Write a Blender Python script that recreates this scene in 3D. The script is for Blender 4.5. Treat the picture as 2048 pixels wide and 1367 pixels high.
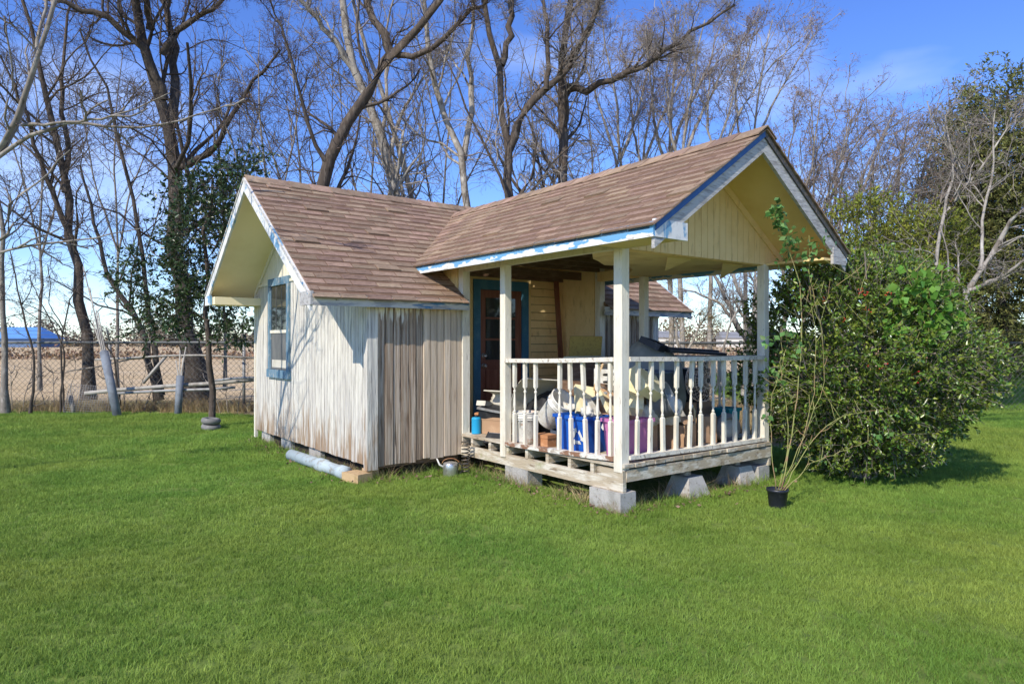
import bpy, math, random
import numpy as np
from mathutils import Vector, Matrix, noise as mnoise
R = math.radians
sc = bpy.context.scene
C = sc.collection
for o in list(bpy.data.objects): bpy.data.objects.remove(o)

# ------------------------------------------------------------------ camera, sky, sun, exposure
HC = 1.55
FPX = 1365.33
cam = bpy.data.objects.new('camera', bpy.data.cameras.new('camera'))
C.objects.link(cam)
cam.location = (0, 0, HC)
cam.rotation_euler = (R(90), 0, 0)
cam.data.lens = 24.0
cam.data.sensor_width = 36.0
cam.data.clip_end = 3000
sc.camera = cam

LIGHT = Vector((.589, .878, -.883)).normalized()          # the way sunlight travels
w = bpy.data.worlds.new('World'); sc.world = w; w.use_nodes = True
nt = w.node_tree; nt.nodes.clear()
sky = nt.nodes.new('ShaderNodeTexSky'); sky.sky_type = 'NISHITA'; sky.sun_disc = False
sky.sun_elevation = R(40); sky.sun_rotation = math.atan2(-LIGHT.x, -LIGHT.y)
sky.air_density = 1.0; sky.dust_density = 0.0; sky.ozone_density = 4.0
hs = nt.nodes.new('ShaderNodeHueSaturation'); hs.inputs['Hue'].default_value = .514; hs.inputs['Saturation'].default_value = 1.12; hs.inputs['Value'].default_value = 1.0
bg = nt.nodes.new('ShaderNodeBackground'); bg.inputs['Strength'].default_value = 0.15
out = nt.nodes.new('ShaderNodeOutputWorld')
tc = nt.nodes.new('ShaderNodeTexCoord')
mp = nt.nodes.new('ShaderNodeMapping'); mp.inputs['Scale'].default_value = (1.5, 1.0, 4.5); mp.inputs['Location'].default_value = (3.1, 0.4, 1.35)
nz = nt.nodes.new('ShaderNodeTexNoise'); nz.inputs['Scale'].default_value = 1.5; nz.inputs['Detail'].default_value = 5; nz.inputs['Roughness'].default_value = .5
rp = nt.nodes.new('ShaderNodeMapRange'); rp.inputs['From Min'].default_value = .55; rp.inputs['From Max'].default_value = .9; rp.inputs['To Max'].default_value = .5
mx = nt.nodes.new('ShaderNodeMix'); mx.data_type = 'RGBA'; mx.inputs[7].default_value = (6.2, 6.8, 7.6, 1)
nt.links.new(tc.outputs['Generated'], mp.inputs['Vector']); nt.links.new(mp.outputs[0], nz.inputs['Vector'])
nt.links.new(nz.outputs['Fac'], rp.inputs['Value']); nt.links.new(rp.outputs[0], mx.inputs[0])
tn = nt.nodes.new('ShaderNodeMix'); tn.data_type = 'RGBA'; tn.blend_type = 'MULTIPLY'; tn.inputs[0].default_value = 1; tn.inputs[7].default_value = (.86, .95, 1.08, 1)   # clear winter air: a cooler sky
nt.links.new(sky.outputs[0], tn.inputs[6]); nt.links.new(tn.outputs[2], hs.inputs['Color']); nt.links.new(hs.outputs[0], mx.inputs[6])
nt.links.new(mx.outputs[2], bg.inputs['Color']); nt.links.new(bg.outputs[0], out.inputs['Surface'])

sun = bpy.data.objects.new('sun', bpy.data.lights.new('sun', 'SUN'))
C.objects.link(sun)
sun.data.energy = 3.5; sun.data.angle = R(.53); sun.data.color = (1.0, .93, .82)
sun.rotation_euler = LIGHT.to_track_quat('-Z', 'Y').to_euler()
sun.location = (-8, -12, 14)
vs = sc.view_settings; vs.view_transform = 'Standard'; vs.look = 'None'; vs.exposure = 0.5; vs.gamma = 1.0; vs.use_curve_mapping = False
sc.cycles.max_bounces = 7; sc.cycles.transparent_max_bounces = 6; sc.cycles.use_denoising = True

# ------------------------------------------------------------------ helpers
def at(u, v, Y):
    """the point that lies Y metres ahead and shows at pixel (u, v) of the 2048 px photograph"""
    return Vector(((u-1024)/FPX*Y, Y, HC-(v-683.5)/FPX*Y))

def tag(o, label=None, cat=None, group=None, kind=None):
    if label: o['label'] = label
    if cat: o['category'] = cat
    if group: o['group'] = group
    if kind: o['kind'] = kind
    return o

def empty(name, loc=(0, 0, 0), rz=0, label=None, cat=None, group=None):
    o = bpy.data.objects.new(name, None); C.objects.link(o)
    o.location = loc; o.rotation_euler = (0, 0, rz); o.empty_display_size = .1
    return tag(o, label, cat, group)

def link(name, me, mat=None, parent=None, loc=None, rot=None, scale=None):
    o = bpy.data.objects.new(name, me); C.objects.link(o)
    if mat is not None and not me.materials: me.materials.append(mat)
    if parent is not None: o.parent = parent
    if loc is not None: o.location = loc
    if rot is not None: o.rotation_euler = rot
    if scale is not None: o.scale = scale
    return o

class MB:
    def __init__(s): s.v = []; s.f = []; s.smooth = []
    def add(s, vs, fs, smooth=False):
        n = len(s.v); s.v += [tuple(p) for p in vs]; s.f += [tuple(i+n for i in f) for f in fs]; s.smooth += [smooth]*len(fs); return s
    def box(s, x0, x1, y0, y1, z0, z1, M=None):
        p = [Vector(q) for q in ((x0,y0,z0),(x1,y0,z0),(x1,y1,z0),(x0,y1,z0),(x0,y0,z1),(x1,y0,z1),(x1,y1,z1),(x0,y1,z1))]
        if M: p = [M @ q for q in p]
        return s.add(p, [(0,3,2,1),(4,5,6,7),(0,1,5,4),(1,2,6,5),(2,3,7,6),(3,0,4,7)])
    def prism(s, poly, d, M=None):
        """poly: list of 3-D points, extruded by vector d"""
        p = [Vector(q) for q in poly]; d = Vector(d); n = len(p); q = p+[a+d for a in p]
        if M: q = [M @ a for a in q]
        return s.add(q, [tuple(range(n))[::-1], tuple(range(n, 2*n))]+[(i, (i+1) % n, n+(i+1) % n, n+i) for i in range(n)])
    def lathe(s, prof, k=16, M=None, smooth=True, close=True):
        """prof: list of (r, z)"""
        vs = []; fs = []
        for r, z in prof:
            for j in range(k):
                a = 2*math.pi*j/k; vs.append(Vector((r*math.cos(a), r*math.sin(a), z)))
        m = len(prof)
        for i in range(m-1):
            for j in range(k):
                fs.append((i*k+j, i*k+(j+1) % k, (i+1)*k+(j+1) % k, (i+1)*k+j))
        if close: fs.append(tuple(range(k))[::-1]); fs.append(tuple((m-1)*k+j for j in range(k)))
        if M: vs = [M @ q for q in vs]
        return s.add(vs, fs, smooth)
    def tube(s, pts, r, k=6, smooth=True, cap=True):
        pts = [Vector(p) for p in pts]; n = len(pts); rr = r if isinstance(r, (list, tuple)) else [r]*n
        vs = []; fs = []
        up = None
        for i, p in enumerate(pts):
            t = (pts[min(i+1, n-1)]-pts[max(i-1, 0)]).normalized()
            if up is None: up = t.orthogonal().normalized()
            u = (up-t*up.dot(t)); u = u.normalized() if u.length > 1e-6 else t.orthogonal().normalized(); up = u
            q = t.cross(u)
            for j in range(k):
                a = 2*math.pi*j/k; vs.append(p+(u*math.cos(a)+q*math.sin(a))*rr[i])
        for i in range(n-1):
            for j in range(k): fs.append((i*k+j, i*k+(j+1) % k, (i+1)*k+(j+1) % k, (i+1)*k+j))
        if cap: fs.append(tuple(range(k))[::-1]); fs.append(tuple((n-1)*k+j for j in range(k)))
        return s.add(vs, fs, smooth)
    def mesh(s, name):
        me = bpy.data.meshes.new(name); me.from_pydata(s.v, [], s.f)
        if any(s.smooth): me.polygons.foreach_set('use_smooth', s.smooth)
        me.update(); return me
    def build(s, name, mat, parent=None, **kw):
        return link(name, s.mesh(name), mat, parent, **kw)

def npmesh(name, V, F, smooth=False):
    """V (n,3) float, F (m,k) int"""
    V = np.asarray(V, np.float32); F = np.asarray(F, np.int32); k = F.shape[1]
    me = bpy.data.meshes.new(name)
    me.vertices.add(len(V)); me.vertices.foreach_set('co', V.ravel())
    me.loops.add(F.size); me.loops.foreach_set('vertex_index', F.ravel())
    me.polygons.add(len(F)); me.polygons.foreach_set('loop_start', np.arange(0, F.size, k, dtype=np.int32))
    me.polygons.foreach_set('loop_total', np.full(len(F), k, np.int32))
    if smooth: me.polygons.foreach_set('use_smooth', np.ones(len(F), bool))
    me.update(calc_edges=True); return me

# ------------------------------------------------------------------ materials
def pmat(name, base, layers=(), rough=.75, bump=0.0, bscale=(30, 30, 30), spec=.3, vary=0.0, island=False, metal=0, trans=0.0, sub=None):
    """base colour, then layers (colour, noise scale xyz, lo, hi[, zlo, zhi]) mixed over it by thresholded noise"""
    m = bpy.data.materials.new(name); m.use_nodes = True; t = m.node_tree; N = t.nodes; Lk = t.links
    b = N['Principled BSDF']; b.inputs['Roughness'].default_value = rough; b.inputs['Metallic'].default_value = metal
    b.inputs['Specular IOR Level'].default_value = spec
    tcn = N.new('ShaderNodeTexCoord'); oi = N.new('ShaderNodeObjectInfo')
    add = N.new('ShaderNodeVectorMath'); add.operation = 'MULTIPLY_ADD'
    add.inputs[0].default_value = (37.1, 21.7, 11.3)
    Lk.new(oi.outputs['Random'], add.inputs[1]); Lk.new(tcn.outputs['Object'], add.inputs[2])
    rgb = N.new('ShaderNodeRGB'); rgb.outputs[0].default_value = (*base, 1)
    cur = rgb.outputs[0]
    def noise(scale, detail=4, ro=.6):
        mpn = N.new('ShaderNodeMapping'); mpn.inputs['Scale'].default_value = scale
        Lk.new(add.outputs[0], mpn.inputs['Vector'])
        n = N.new('ShaderNodeTexNoise'); n.inputs['Scale'].default_value = 1; n.inputs['Detail'].default_value = detail; n.inputs['Roughness'].default_value = ro
        Lk.new(mpn.outputs[0], n.inputs['Vector']); return n.outputs['Fac']
    for ly in layers:
        col, scl, lo, hi = ly[:4]
        mr = N.new('ShaderNodeMapRange'); mr.inputs['From Min'].default_value = lo; mr.inputs['From Max'].default_value = hi
        src = noise(scl)
        if len(ly) > 4:                      # more of this layer between two heights (dirt near the ground, peeling at the foot)
            sx = N.new('ShaderNodeSeparateXYZ'); Lk.new(tcn.outputs['Object'], sx.inputs[0])
            zr = N.new('ShaderNodeMapRange'); zr.inputs['From Min'].default_value = ly[4]; zr.inputs['From Max'].default_value = ly[5]
            zr.inputs['To Min'].default_value = 0; zr.inputs['To Max'].default_value = .35
            Lk.new(sx.outputs['Z'], zr.inputs['Value'])
            sm = N.new('ShaderNodeMath'); sm.operation = 'ADD'; Lk.new(src, sm.inputs[0]); Lk.new(zr.outputs[0], sm.inputs[1]); src = sm.outputs[0]
        Lk.new(src, mr.inputs['Value'])
        mxn = N.new('ShaderNodeMix'); mxn.data_type = 'RGBA'; mxn.inputs[7].default_value = (*col, 1)
        Lk.new(mr.outputs[0], mxn.inputs[0]); Lk.new(cur, mxn.inputs[6]); cur = mxn.outputs[2]
    if vary:
        hsv = N.new('ShaderNodeHueSaturation'); mr = N.new('ShaderNodeMapRange')
        mr.inputs['To Min'].default_value = 1-vary; mr.inputs['To Max'].default_value = 1+vary
        if island:
            g = N.new('ShaderNodeNewGeometry'); sm = N.new('ShaderNodeMath'); sm.operation = 'ADD'
            Lk.new(g.outputs['Random Per Island'], sm.inputs[0]); Lk.new(oi.outputs['Random'], sm.inputs[1])
            fr = N.new('ShaderNodeMath'); fr.operation = 'FRACT'; Lk.new(sm.outputs[0], fr.inputs[0]); Lk.new(fr.outputs[0], mr.inputs['Value'])
            h2 = N.new('ShaderNodeMapRange'); h2.inputs['To Min'].default_value = .5-vary*.05; h2.inputs['To Max'].default_value = .5+vary*.05
            w2 = N.new('ShaderNodeMath'); w2.operation = 'MULTIPLY'; w2.inputs[1].default_value = 7.31; Lk.new(fr.outputs[0], w2.inputs[0])
            f2 = N.new('ShaderNodeMath'); f2.operation = 'FRACT'; Lk.new(w2.outputs[0], f2.inputs[0]); Lk.new(f2.outputs[0], h2.inputs['Value'])
            Lk.new(h2.outputs[0], hsv.inputs['Hue'])
        else: Lk.new(oi.outputs['Random'], mr.inputs['Value'])
        Lk.new(mr.outputs[0], hsv.inputs['Value']); Lk.new(cur, hsv.inputs['Color']); cur = hsv.outputs[0]
    Lk.new(cur, b.inputs['Base Color'])
    if bump:
        bn = N.new('ShaderNodeBump'); bn.inputs['Strength'].default_value = bump; bn.inputs['Distance'].default_value = .01
        Lk.new(noise(bscale, 5), bn.inputs['Height']); Lk.new(bn.outputs[0], b.inputs['Normal'])
    if trans:
        tr = N.new('ShaderNodeBsdfTranslucent'); Lk.new(cur, tr.inputs['Color'])
        ms = N.new('ShaderNodeMixShader'); ms.inputs[0].default_value = trans
        Lk.new(b.outputs[0], ms.inputs[1]); Lk.new(tr.outputs[0], ms.inputs[2]); Lk.new(ms.outputs[0], N['Material Output'].inputs['Surface'])
    return m

M = {}
M['siding'] = pmat('white_siding', (.76, .715, .61), [((.52, .485, .43), (36, 36, 1.2), .43, .60), ((.23, .205, .175), (64, 64, 2.6), .54, .66), ((.33, .22, .13), (12, 12, 2), .66, .88, .95, .1)], .88, .9, (60, 60, 4))
M['gable'] = pmat('gable_siding', (.80, .74, .58), [((.62, .56, .44), (20, 20, 2), .55, .8)], .8, .2, (60, 60, 6))
M['oldboard'] = pmat('weathered_board', (.32, .235, .165), [((.50, .42, .33), (30, 30, 1.0), .46, .62), ((.11, .075, .05), (48, 48, 1.8), .54, .66), ((.20, .135, .085), (9, 9, 1.5), .56, .72), ((.74, .71, .64), (30, 30, 2.0), .78, .84, 1.6, 1.98)], .92, 1.0, (70, 70, 3), vary=.22)
M['tanboard'] = pmat('tan_board', (.56, .445, .32), [((.68, .57, .44), (26, 26, 1.2), .45, .65), ((.25, .17, .11), (50, 50, 2), .61, .74), ((.74, .66, .48), (20, 20, 3), .82, .95, 1.6, 1.95)], .85, .6, (70, 70, 3), vary=.12)
M['yellow'] = pmat('yellow_paint', (.86, .64, .29), [((.80, .57, .24), (3, 3, 3), .45, .7), ((.45, .33, .16), (60, 60, 60), .74, .78)], .7, .1, (40, 40, 40))
M['palesoffit'] = pmat('pale_yellow_soffit', (.93, .80, .50), [((.86, .72, .42), (2, 2, 2), .45, .7), ((.5, .38, .2), (60, 60, 60), .74, .78)], .7, .1, (40, 40, 40))
M['yelsiding'] = pmat('yellow_siding', (.90, .66, .32), [((.82, .58, .26), (5, 5, 5), .45, .7), ((.56, .38, .18), (14, 14, 3), .58, .76), ((.30, .2, .1), (70, 70, 30), .69, .74)], .75, .2, (40, 40, 10))
M['post'] = pmat('white_post_paint', (.80, .74, .60), [((.64, .57, .43), (9, 9, 2.5), .48, .72), ((.36, .31, .25), (48, 48, 7), .62, .73)], .75, .35, (70, 70, 6))
M['rail'] = pmat('peeling_rail_paint', (.78, .72, .60), [((.58, .51, .40), (12, 12, 12), .48, .68), ((.30, .24, .18), (30, 30, 30), .58, .66)], .8, .4, (50, 50, 50))
M['rotrail'] = pmat('rotten_rail', (.74, .70, .6), [((.28, .15, .09), (7, 5, 9), .48, .56), ((.45, .38, .3), (20, 12, 20), .55, .68)], .9, .8, (60, 30, 60))
M['deck'] = pmat('deck_timber', (.42, .34, .24), [((.60, .54, .43), (8, 3, 20), .46, .62), ((.20, .15, .095), (14, 6, 30), .58, .72), ((.33, .33, .17), (4, 4, 6), .62, .8)], .9, .6, (30, 10, 60), vary=.12)
M['beam'] = pmat('weathered_beam', (.47, .385, .265), [((.66, .60, .48), (6, 3, 18), .46, .60), ((.22, .155, .095), (10, 5, 26), .57, .70), ((.33, .32, .16), (5, 4, 6), .6, .74)], .9, .7, (30, 10, 60))
M['blue'] = pmat('blue_peeling_paint', (.16, .37, .58), [((.74, .73, .68), (5, 3.0, 16), .53, .56), ((.5, .47, .42), (9, 6, 26), .66, .72)], .65, .35, (30, 20, 50))
def fascia_mat():
    """blue paint along the top, flaked off in tongues along the lower edge"""
    return pmat('porch_fascia_paint', (.16, .38, .60), [((.75, .74, .68), (7, 2.6, 9), .745, .755, 2.50, 2.385), ((.52, .48, .41), (14, 7, 26), .88, .93, 2.46, 2.38)], .65, .3, (30, 20, 50))
M['porchfascia'] = fascia_mat()
M['eavefascia'] = pmat('grey_blue_fascia', (.60, .57, .50), [((.36, .35, .34), (5, 30, 24), .46, .60), ((.09, .21, .34), (2.2, 9, 14), .56, .60), ((.13, .09, .06), (5, 9, 14), .66, .70)], .8, .5, (10, 60, 60))
M['rake'] = pmat('white_rake_paint', (.74, .73, .69), [((.52, .52, .5), (18, 5, 5), .5, .66), ((.18, .36, .52), (7, 3.2, 3.2), .58, .64)], .75, .4, (40, 20, 20))
M['greywood'] = pmat('bare_grey_wood', (.47, .455, .43), [((.30, .28, .26), (7, 30, 40), .48, .62), ((.62, .6, .56), (5, 20, 22), .58, .72)], .85, .6, (10, 60, 60))
M['bluetrim'] = pmat('blue_trim', (.035, .11, .29), [((.06, .16, .36), (9, 9, 9), .5, .7)], .6, .1)
M['bluewin'] = pmat('blue_window_trim', (.10, .20, .28), [((.20, .28, .33), (20, 20, 6), .44, .60), ((.46, .44, .39), (26, 26, 12), .58, .66)], .85, .4, (50, 50, 12))
M['bluedoor'] = pmat('dark_blue_trim', (.05, .17, .27), [((.09, .24, .34), (10, 10, 6), .5, .7)], .6, .1)
M['doorwood'] = pmat('red_brown_door', (.20, .075, .045), [((.28, .12, .07), (24, 24, 2), .46, .66)], .5, .15, (50, 50, 3))
M['brownwood'] = pmat('dark_brown_wood', (.17, .10, .06), [((.26, .17, .11), (6, 6, 30), .48, .66)], .85, .4, (30, 30, 60))
M['rawwood'] = pmat('raw_lumber', (.55, .38, .20), [((.40, .26, .13), (20, 20, 4), .5, .66)], .85, .4, (40, 40, 6))
M['shingle'] = pmat('brown_asphalt_shingle', (.315, .21, .14), [((.41, .285, .195), (7, 7, 7), .46, .66), ((.19, .125, .085), (3, 3, 3), .54, .74), ((.46, .37, .28), (160, 160, 160), .58, .70)], .95, .7, (260, 260, 260), vary=.25, island=True)
M['concrete'] = pmat('concrete', (.47, .445, .40), [((.35, .33, .29), (6, 6, 6), .46, .64), ((.22, .19, .15), (24, 24, 24), .60, .72), ((.25, .2, .13), (9, 9, 9), .66, .9, .12, .0)], .95, .8, (70, 70, 70), vary=.1)
M['dark'] = pmat('dark_fill', (.045, .034, .024), [((.08, .06, .04), (9, 9, 9), .5, .7)], 1)  # near-black fill: painted shade under the house, also backs the window
M['ceil'] = pmat('fibre_ceiling', (.82, .64, .34), [((.62, .45, .22), (3, 3, 3), .5, .72)], .9, .15, (60, 60, 60))
M['glass'] = pmat('window_glass', (.035, .04, .04), [], .04, spec=.8)
M['screen'] = pmat('window_screen', (.12, .12, .115), [((.17, .165, .15), (6, 6, 3), .45, .65)], .45, spec=.5)
M['whitepl'] = pmat('white_plastic', (.70, .68, .61), [((.54, .50, .41), (9, 9, 9), .48, .68), ((.36, .28, .19), (22, 22, 22), .62, .72)], .55, .1)
M['dirtywhite'] = pmat('dirty_white_plastic', (.72, .70, .63), [((.45, .22, .12), (8, 8, 10), .56, .66), ((.5, .46, .38), (14, 14, 14), .56, .7)], .6, .1)
M['bluepl'] = pmat('blue_plastic', (.008, .09, .42), [((.012, .12, .5), (6, 6, 6), .5, .7), ((.12, .16, .25), (20, 20, 20), .66, .76)], .5, spec=.4)
M['pinkpl'] = pmat('pink_plastic', (.52, .17, .36), [((.44, .12, .3), (7, 7, 7), .5, .7), ((.4, .26, .3), (22, 22, 22), .64, .76)], .5, spec=.4)
M['tealpl'] = pmat('teal_plastic', (.01, .22, .25), [], .45)
M['blackpl'] = pmat('black_plastic', (.022, .022, .024), [((.06, .06, .06), (12, 12, 12), .55, .7)], .5, spec=.4)
M['greypl'] = pmat('grey_plastic', (.20, .22, .24), [((.28, .29, .29), (6, 6, 6), .5, .7)], .6)
M['slate'] = pmat('slate_blue_plastic', (.07, .09, .12), [((.11, .13, .16), (5, 5, 5), .5, .7)], .55)
M['canvas'] = pmat('beige_canvas', (.60, .56, .46), [((.44, .40, .31), (5, 5, 5), .48, .68)], .9, .3)
M['tarp'] = pmat('olive_grey_tarp', (.25, .25, .21), [((.34, .33, .28), (4, 4, 4), .48, .68)], .8, .3)
M['card'] = pmat('cardboard', (.42, .26, .15), [((.5, .33, .2), (7, 7, 7), .5, .7)], .9)
M['foam'] = pmat('cream_foam', (.78, .70, .44), [((.66, .56, .32), (6, 6, 6), .5, .7)], .9, .2)
M['board'] = pmat('ochre_board', (.50, .36, .10), [((.38, .26, .08), (30, 30, 30), .5, .66)], .9)
M['cancyan'] = pmat('cyan_can', (.02, .33, .58), [((.75, .75, .7), (30, 30, 30), .68, .72)], .4)
M['rust'] = pmat('rusty_metal', (.46, .21, .09), [((.62, .34, .17), (12, 12, 12), .5, .65)], .8)
M['steel'] = pmat('bright_steel', (.62, .62, .60), [((.35, .32, .29), (16, 16, 16), .55, .7)], .3, metal=.8)
M['wire'] = pmat('fan_wire', (.72, .58, .47), [((.45, .26, .17), (20, 20, 20), .5, .62)], .5, metal=.1)
M['darkmetal'] = pmat('dark_coil_metal', (.10, .095, .085), [((.24, .18, .13), (40, 40, 40), .52, .66)], .55, metal=.5)
M['galv'] = pmat('galvanised_steel', (.34, .34, .33), [((.22, .2, .18), (9, 9, 9), .5, .7)], .6, metal=.3)
M['railgrey'] = pmat('fence_rail_grey', (.13, .135, .13), [((.2, .2, .19), (3, 20, 20), .5, .7)], .65, metal=.2)
M['pvc'] = pmat('grey_pvc', (.21, .235, .26), [((.14, .155, .17), (5, 5, 5), .46, .64), ((.36, .375, .38), (9, 9, 2), .6, .75), ((.2, .17, .13), (14, 14, 14), .62, .74)], .65)
M['palepipe'] = pmat('pale_blue_pvc', (.44, .51, .52), [((.36, .43, .45), (6, 6, 6), .5, .66), ((.28, .24, .18), (12, 12, 12), .54, .72)], .65)
M['conduit'] = pmat('pale_conduit', (.40, .375, .325), [((.27, .24, .2), (12, 12, 3), .48, .66)], .7)
M['tyre'] = pmat('grey_tyre_rubber', (.19, .185, .175), [((.27, .26, .24), (12, 12, 12), .5, .7)], .9)
M['potblack'] = pmat('black_pot', (.018, .02, .028), [((.05, .05, .06), (12, 12, 12), .56, .72)], .42, spec=.5)
M['soil'] = pmat('pot_soil', (.06, .04, .025), [((.1, .07, .05), (40, 40, 40), .5, .6)], 1, .5)
M['barkdark'] = pmat('dark_bark', (.07, .056, .045), [((.135, .112, .092), (16, 16, 4), .5, .66), ((.028, .022, .018), (30, 30, 5), .55, .68)], .95, 1, (34, 34, 7))
M['barkbrown'] = pmat('brown_bark', (.088, .068, .052), [((.165, .135, .108), (14, 14, 4), .5, .66), ((.035, .027, .02), (30, 30, 5), .55, .68)], .95, 1, (34, 34, 7))
M['barkpale'] = pmat('pale_bark', (.36, .325, .275), [((.20, .17, .135), (9, 9, 3.5), .50, .60), ((.55, .52, .46), (7, 7, 4), .58, .7), ((.10, .08, .065), (22, 22, 6), .6, .68)], .9, .7, (24, 24, 8))
M['barkgrey'] = pmat('grey_branch_bark', (.23, .20, .165), [((.36, .325, .275), (9, 9, 5), .5, .66), ((.11, .09, .07), (20, 20, 8), .55, .68)], .9, .7, (24, 24, 8))
M['twigdark'] = pmat('dark_twigs', (.105, .08, .064), [], .9, vary=.35, island=True)
M['twigpale'] = pmat('pale_twigs', (.27, .235, .20), [], .9, vary=.4, island=True)
M['twigred'] = pmat('red_brown_twigs', (.26, .215, .185), [], .9, vary=.35, island=True)
M['bud'] = pmat('dry_brown_seed', (.24, .145, .105), [], .9, vary=.4, island=True)
M['holly'] = pmat('holly_leaf', (.165, .24, .038), [], .27, spec=.55, vary=.75, island=True, trans=.28)
M['hollytree'] = pmat('dark_evergreen_leaf', (.05, .085, .028), [], .32, spec=.5, vary=.45, island=True, trans=.15)
M['rose'] = pmat('rose_leaf', (.13, .26, .07), [], .5, vary=.4, island=True, trans=.3)
M['vine'] = pmat('vine_leaf', (.16, .33, .05), [], .5, vary=.35, island=True, trans=.35)
M['cane'] = pmat('green_cane', (.30, .31, .10), [((.36, .22, .12), (9, 9, 9), .5, .62)], .6)
M['berry'] = pmat('red_berry', (.62, .03, .02), [], .3, spec=.5)
M['cedar'] = pmat('cedar_foliage', (.19, .20, .06), [], .7, vary=.5, island=True, trans=.25)
M['yewgreen'] = pmat('yellow_green_foliage', (.24, .27, .035), [], .6, vary=.4, island=True, trans=.3)
M['shrub'] = pmat('bright_shrub_leaf', (.11, .19, .03), [], .5, vary=.45, island=True, trans=.25)
M['straw'] = pmat('dry_straw', (.46, .36, .18), [], .9, vary=.4, island=True, trans=.2)
M['weedbrown'] = pmat('dead_weed_stalk', (.26, .17, .10), [], .9, vary=.4, island=True)
M['farwood'] = pmat('far_wood', (.20, .165, .115), [], .95, vary=.6, island=True)
M['field'] = pmat('bare_field', (.56, .40, .20), [((.63, .47, .26), (.05, .25, 1), .45, .62), ((.44, .30, .14), (.6, .9, 1), .54, .7), ((.36, .29, .1), (.02, .06, 1), .62, .75)], 1, .3, (2, 2, 2))
M['dryground'] = pmat('dry_grass_ground', (.33, .26, .12), [((.18, .17, .05), (.9, .9, 1), .46, .62), ((.42, .33, .18), (2.5, 2.5, 1), .52, .68), ((.13, .09, .05), (7, 7, 1), .62, .72)], 1, .6, (25, 25, 25))
M['lawn'] = pmat('lawn_soil', (.15, .21, .035), [((.19, .25, .045), (.8, .8, 1), .45, .65), ((.10, .15, .028), (14, 14, 1), .5, .66)], 1, .6, (60, 60, 60))
def grass_mat():
    m = pmat('lawn_grass', (.15, .27, .035), [], .6, spec=.25, trans=.3)
    t = m.node_tree; N = t.nodes; b = N['Principled BSDF']
    oi = N.new('ShaderNodeObjectInfo')
    def ns(sc_, d):
        n = N.new('ShaderNodeTexNoise'); n.inputs['Scale'].default_value = sc_; n.inputs['Detail'].default_value = d; t.links.new(oi.outputs['Location'], n.inputs['Vector']); return n
    n1 = ns(1.1, 4); n2 = ns(.33, 2)
    r1 = N.new('ShaderNodeValToRGB'); e = r1.color_ramp.elements
    e[0].position = .33; e[0].color = (.178, .30, .046, 1); e[1].position = .68; e[1].color = (.305, .412, .075, 1)
    t.links.new(n1.outputs['Fac'], r1.inputs[0])
    h = N.new('ShaderNodeHueSaturation'); mr = N.new('ShaderNodeMapRange'); mr.inputs['To Min'].default_value = .78; mr.inputs['To Max'].default_value = 1.2
    t.links.new(oi.outputs['Random'], mr.inputs['Value']); t.links.new(mr.outputs[0], h.inputs['Value']); t.links.new(r1.outputs[0], h.inputs['Color'])
    mr2 = N.new('ShaderNodeMapRange'); mr2.inputs['From Min'].default_value = .35; mr2.inputs['From Max'].default_value = .65; mr2.inputs['To Min'].default_value = .485; mr2.inputs['To Max'].default_value = .515
    t.links.new(n2.outputs['Fac'], mr2.inputs['Value']); t.links.new(mr2.outputs[0], h.inputs['Hue'])
    t.links.new(h.outputs[0], b.inputs['Base Color'])
    for nd in N:
        if nd.type == 'BSDF_TRANSLUCENT': t.links.new(h.outputs[0], nd.inputs['Color'])
    return m
M['grass'] = grass_mat()

# ------------------------------------------------------------------ the ground
def sheet(name, pts, z, mat):
    o = MB().add([(x, y, z) for x, y in pts], [tuple(range(len(pts)))]).build(name, mat); tag(o, kind='structure'); return o
sheet('field', [(-900, -60), (900, -60), (900, 1500), (-900, 1500)], -.02, M['field'])
sheet('dry_ground', [(-30, -8), (45, -8), (45, 19), (-30, 18)], -.010, M['dryground'])
sheet('lawn', [(-26, -6), (30, -6), (34, 33), (7.2, 33), (5.4, 12.5), (4.4, 9.9), (1.5, 10.9), (-3.0, 13.2), (-6, 14.7), (-10, 15.1), (-26, 15.1)], 0.0, M['lawn'])

# ------------------------------------------------------------------ the house
TH = .6498
OX, OY = .9907, 6.1751
MH = Matrix.Translation((OX, OY, 0)) @ Matrix.Rotation(TH, 4, 'Z')
def HL(x, y, z): return MH @ Vector((x, y, z))
W, L = 2.32, 2.654
XL, XR, YB = -1.22, 3.54, 6.73
YR, ZR, S = 4.87, 3.74, .704
YE = 2.54; ZE = ZR-S*(YR-YE)
YE2 = 6.88; ZE2 = ZR-S*(YE2-YR)
GX0, GX1 = -1.90, 4.20
PX = 1.16; ZP = 3.56; SP = .669; PE = 1.51; PY0 = -.66
def zmain(y): return ZR-S*abs(y-YR)
def zporch(x): return ZP-SP*abs(x-PX)
def yval(x): return YE+(zporch(x)-ZE)/S
rng = random.Random(5)

house = empty('garden_cottage', (OX, OY, 0), TH, 'small weathered white garden cottage with brown shingle roofs and a junk-filled front porch', 'cottage')
def part(name, mb, mat, parent=None): return mb.build(name, mat, parent or house)

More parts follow.
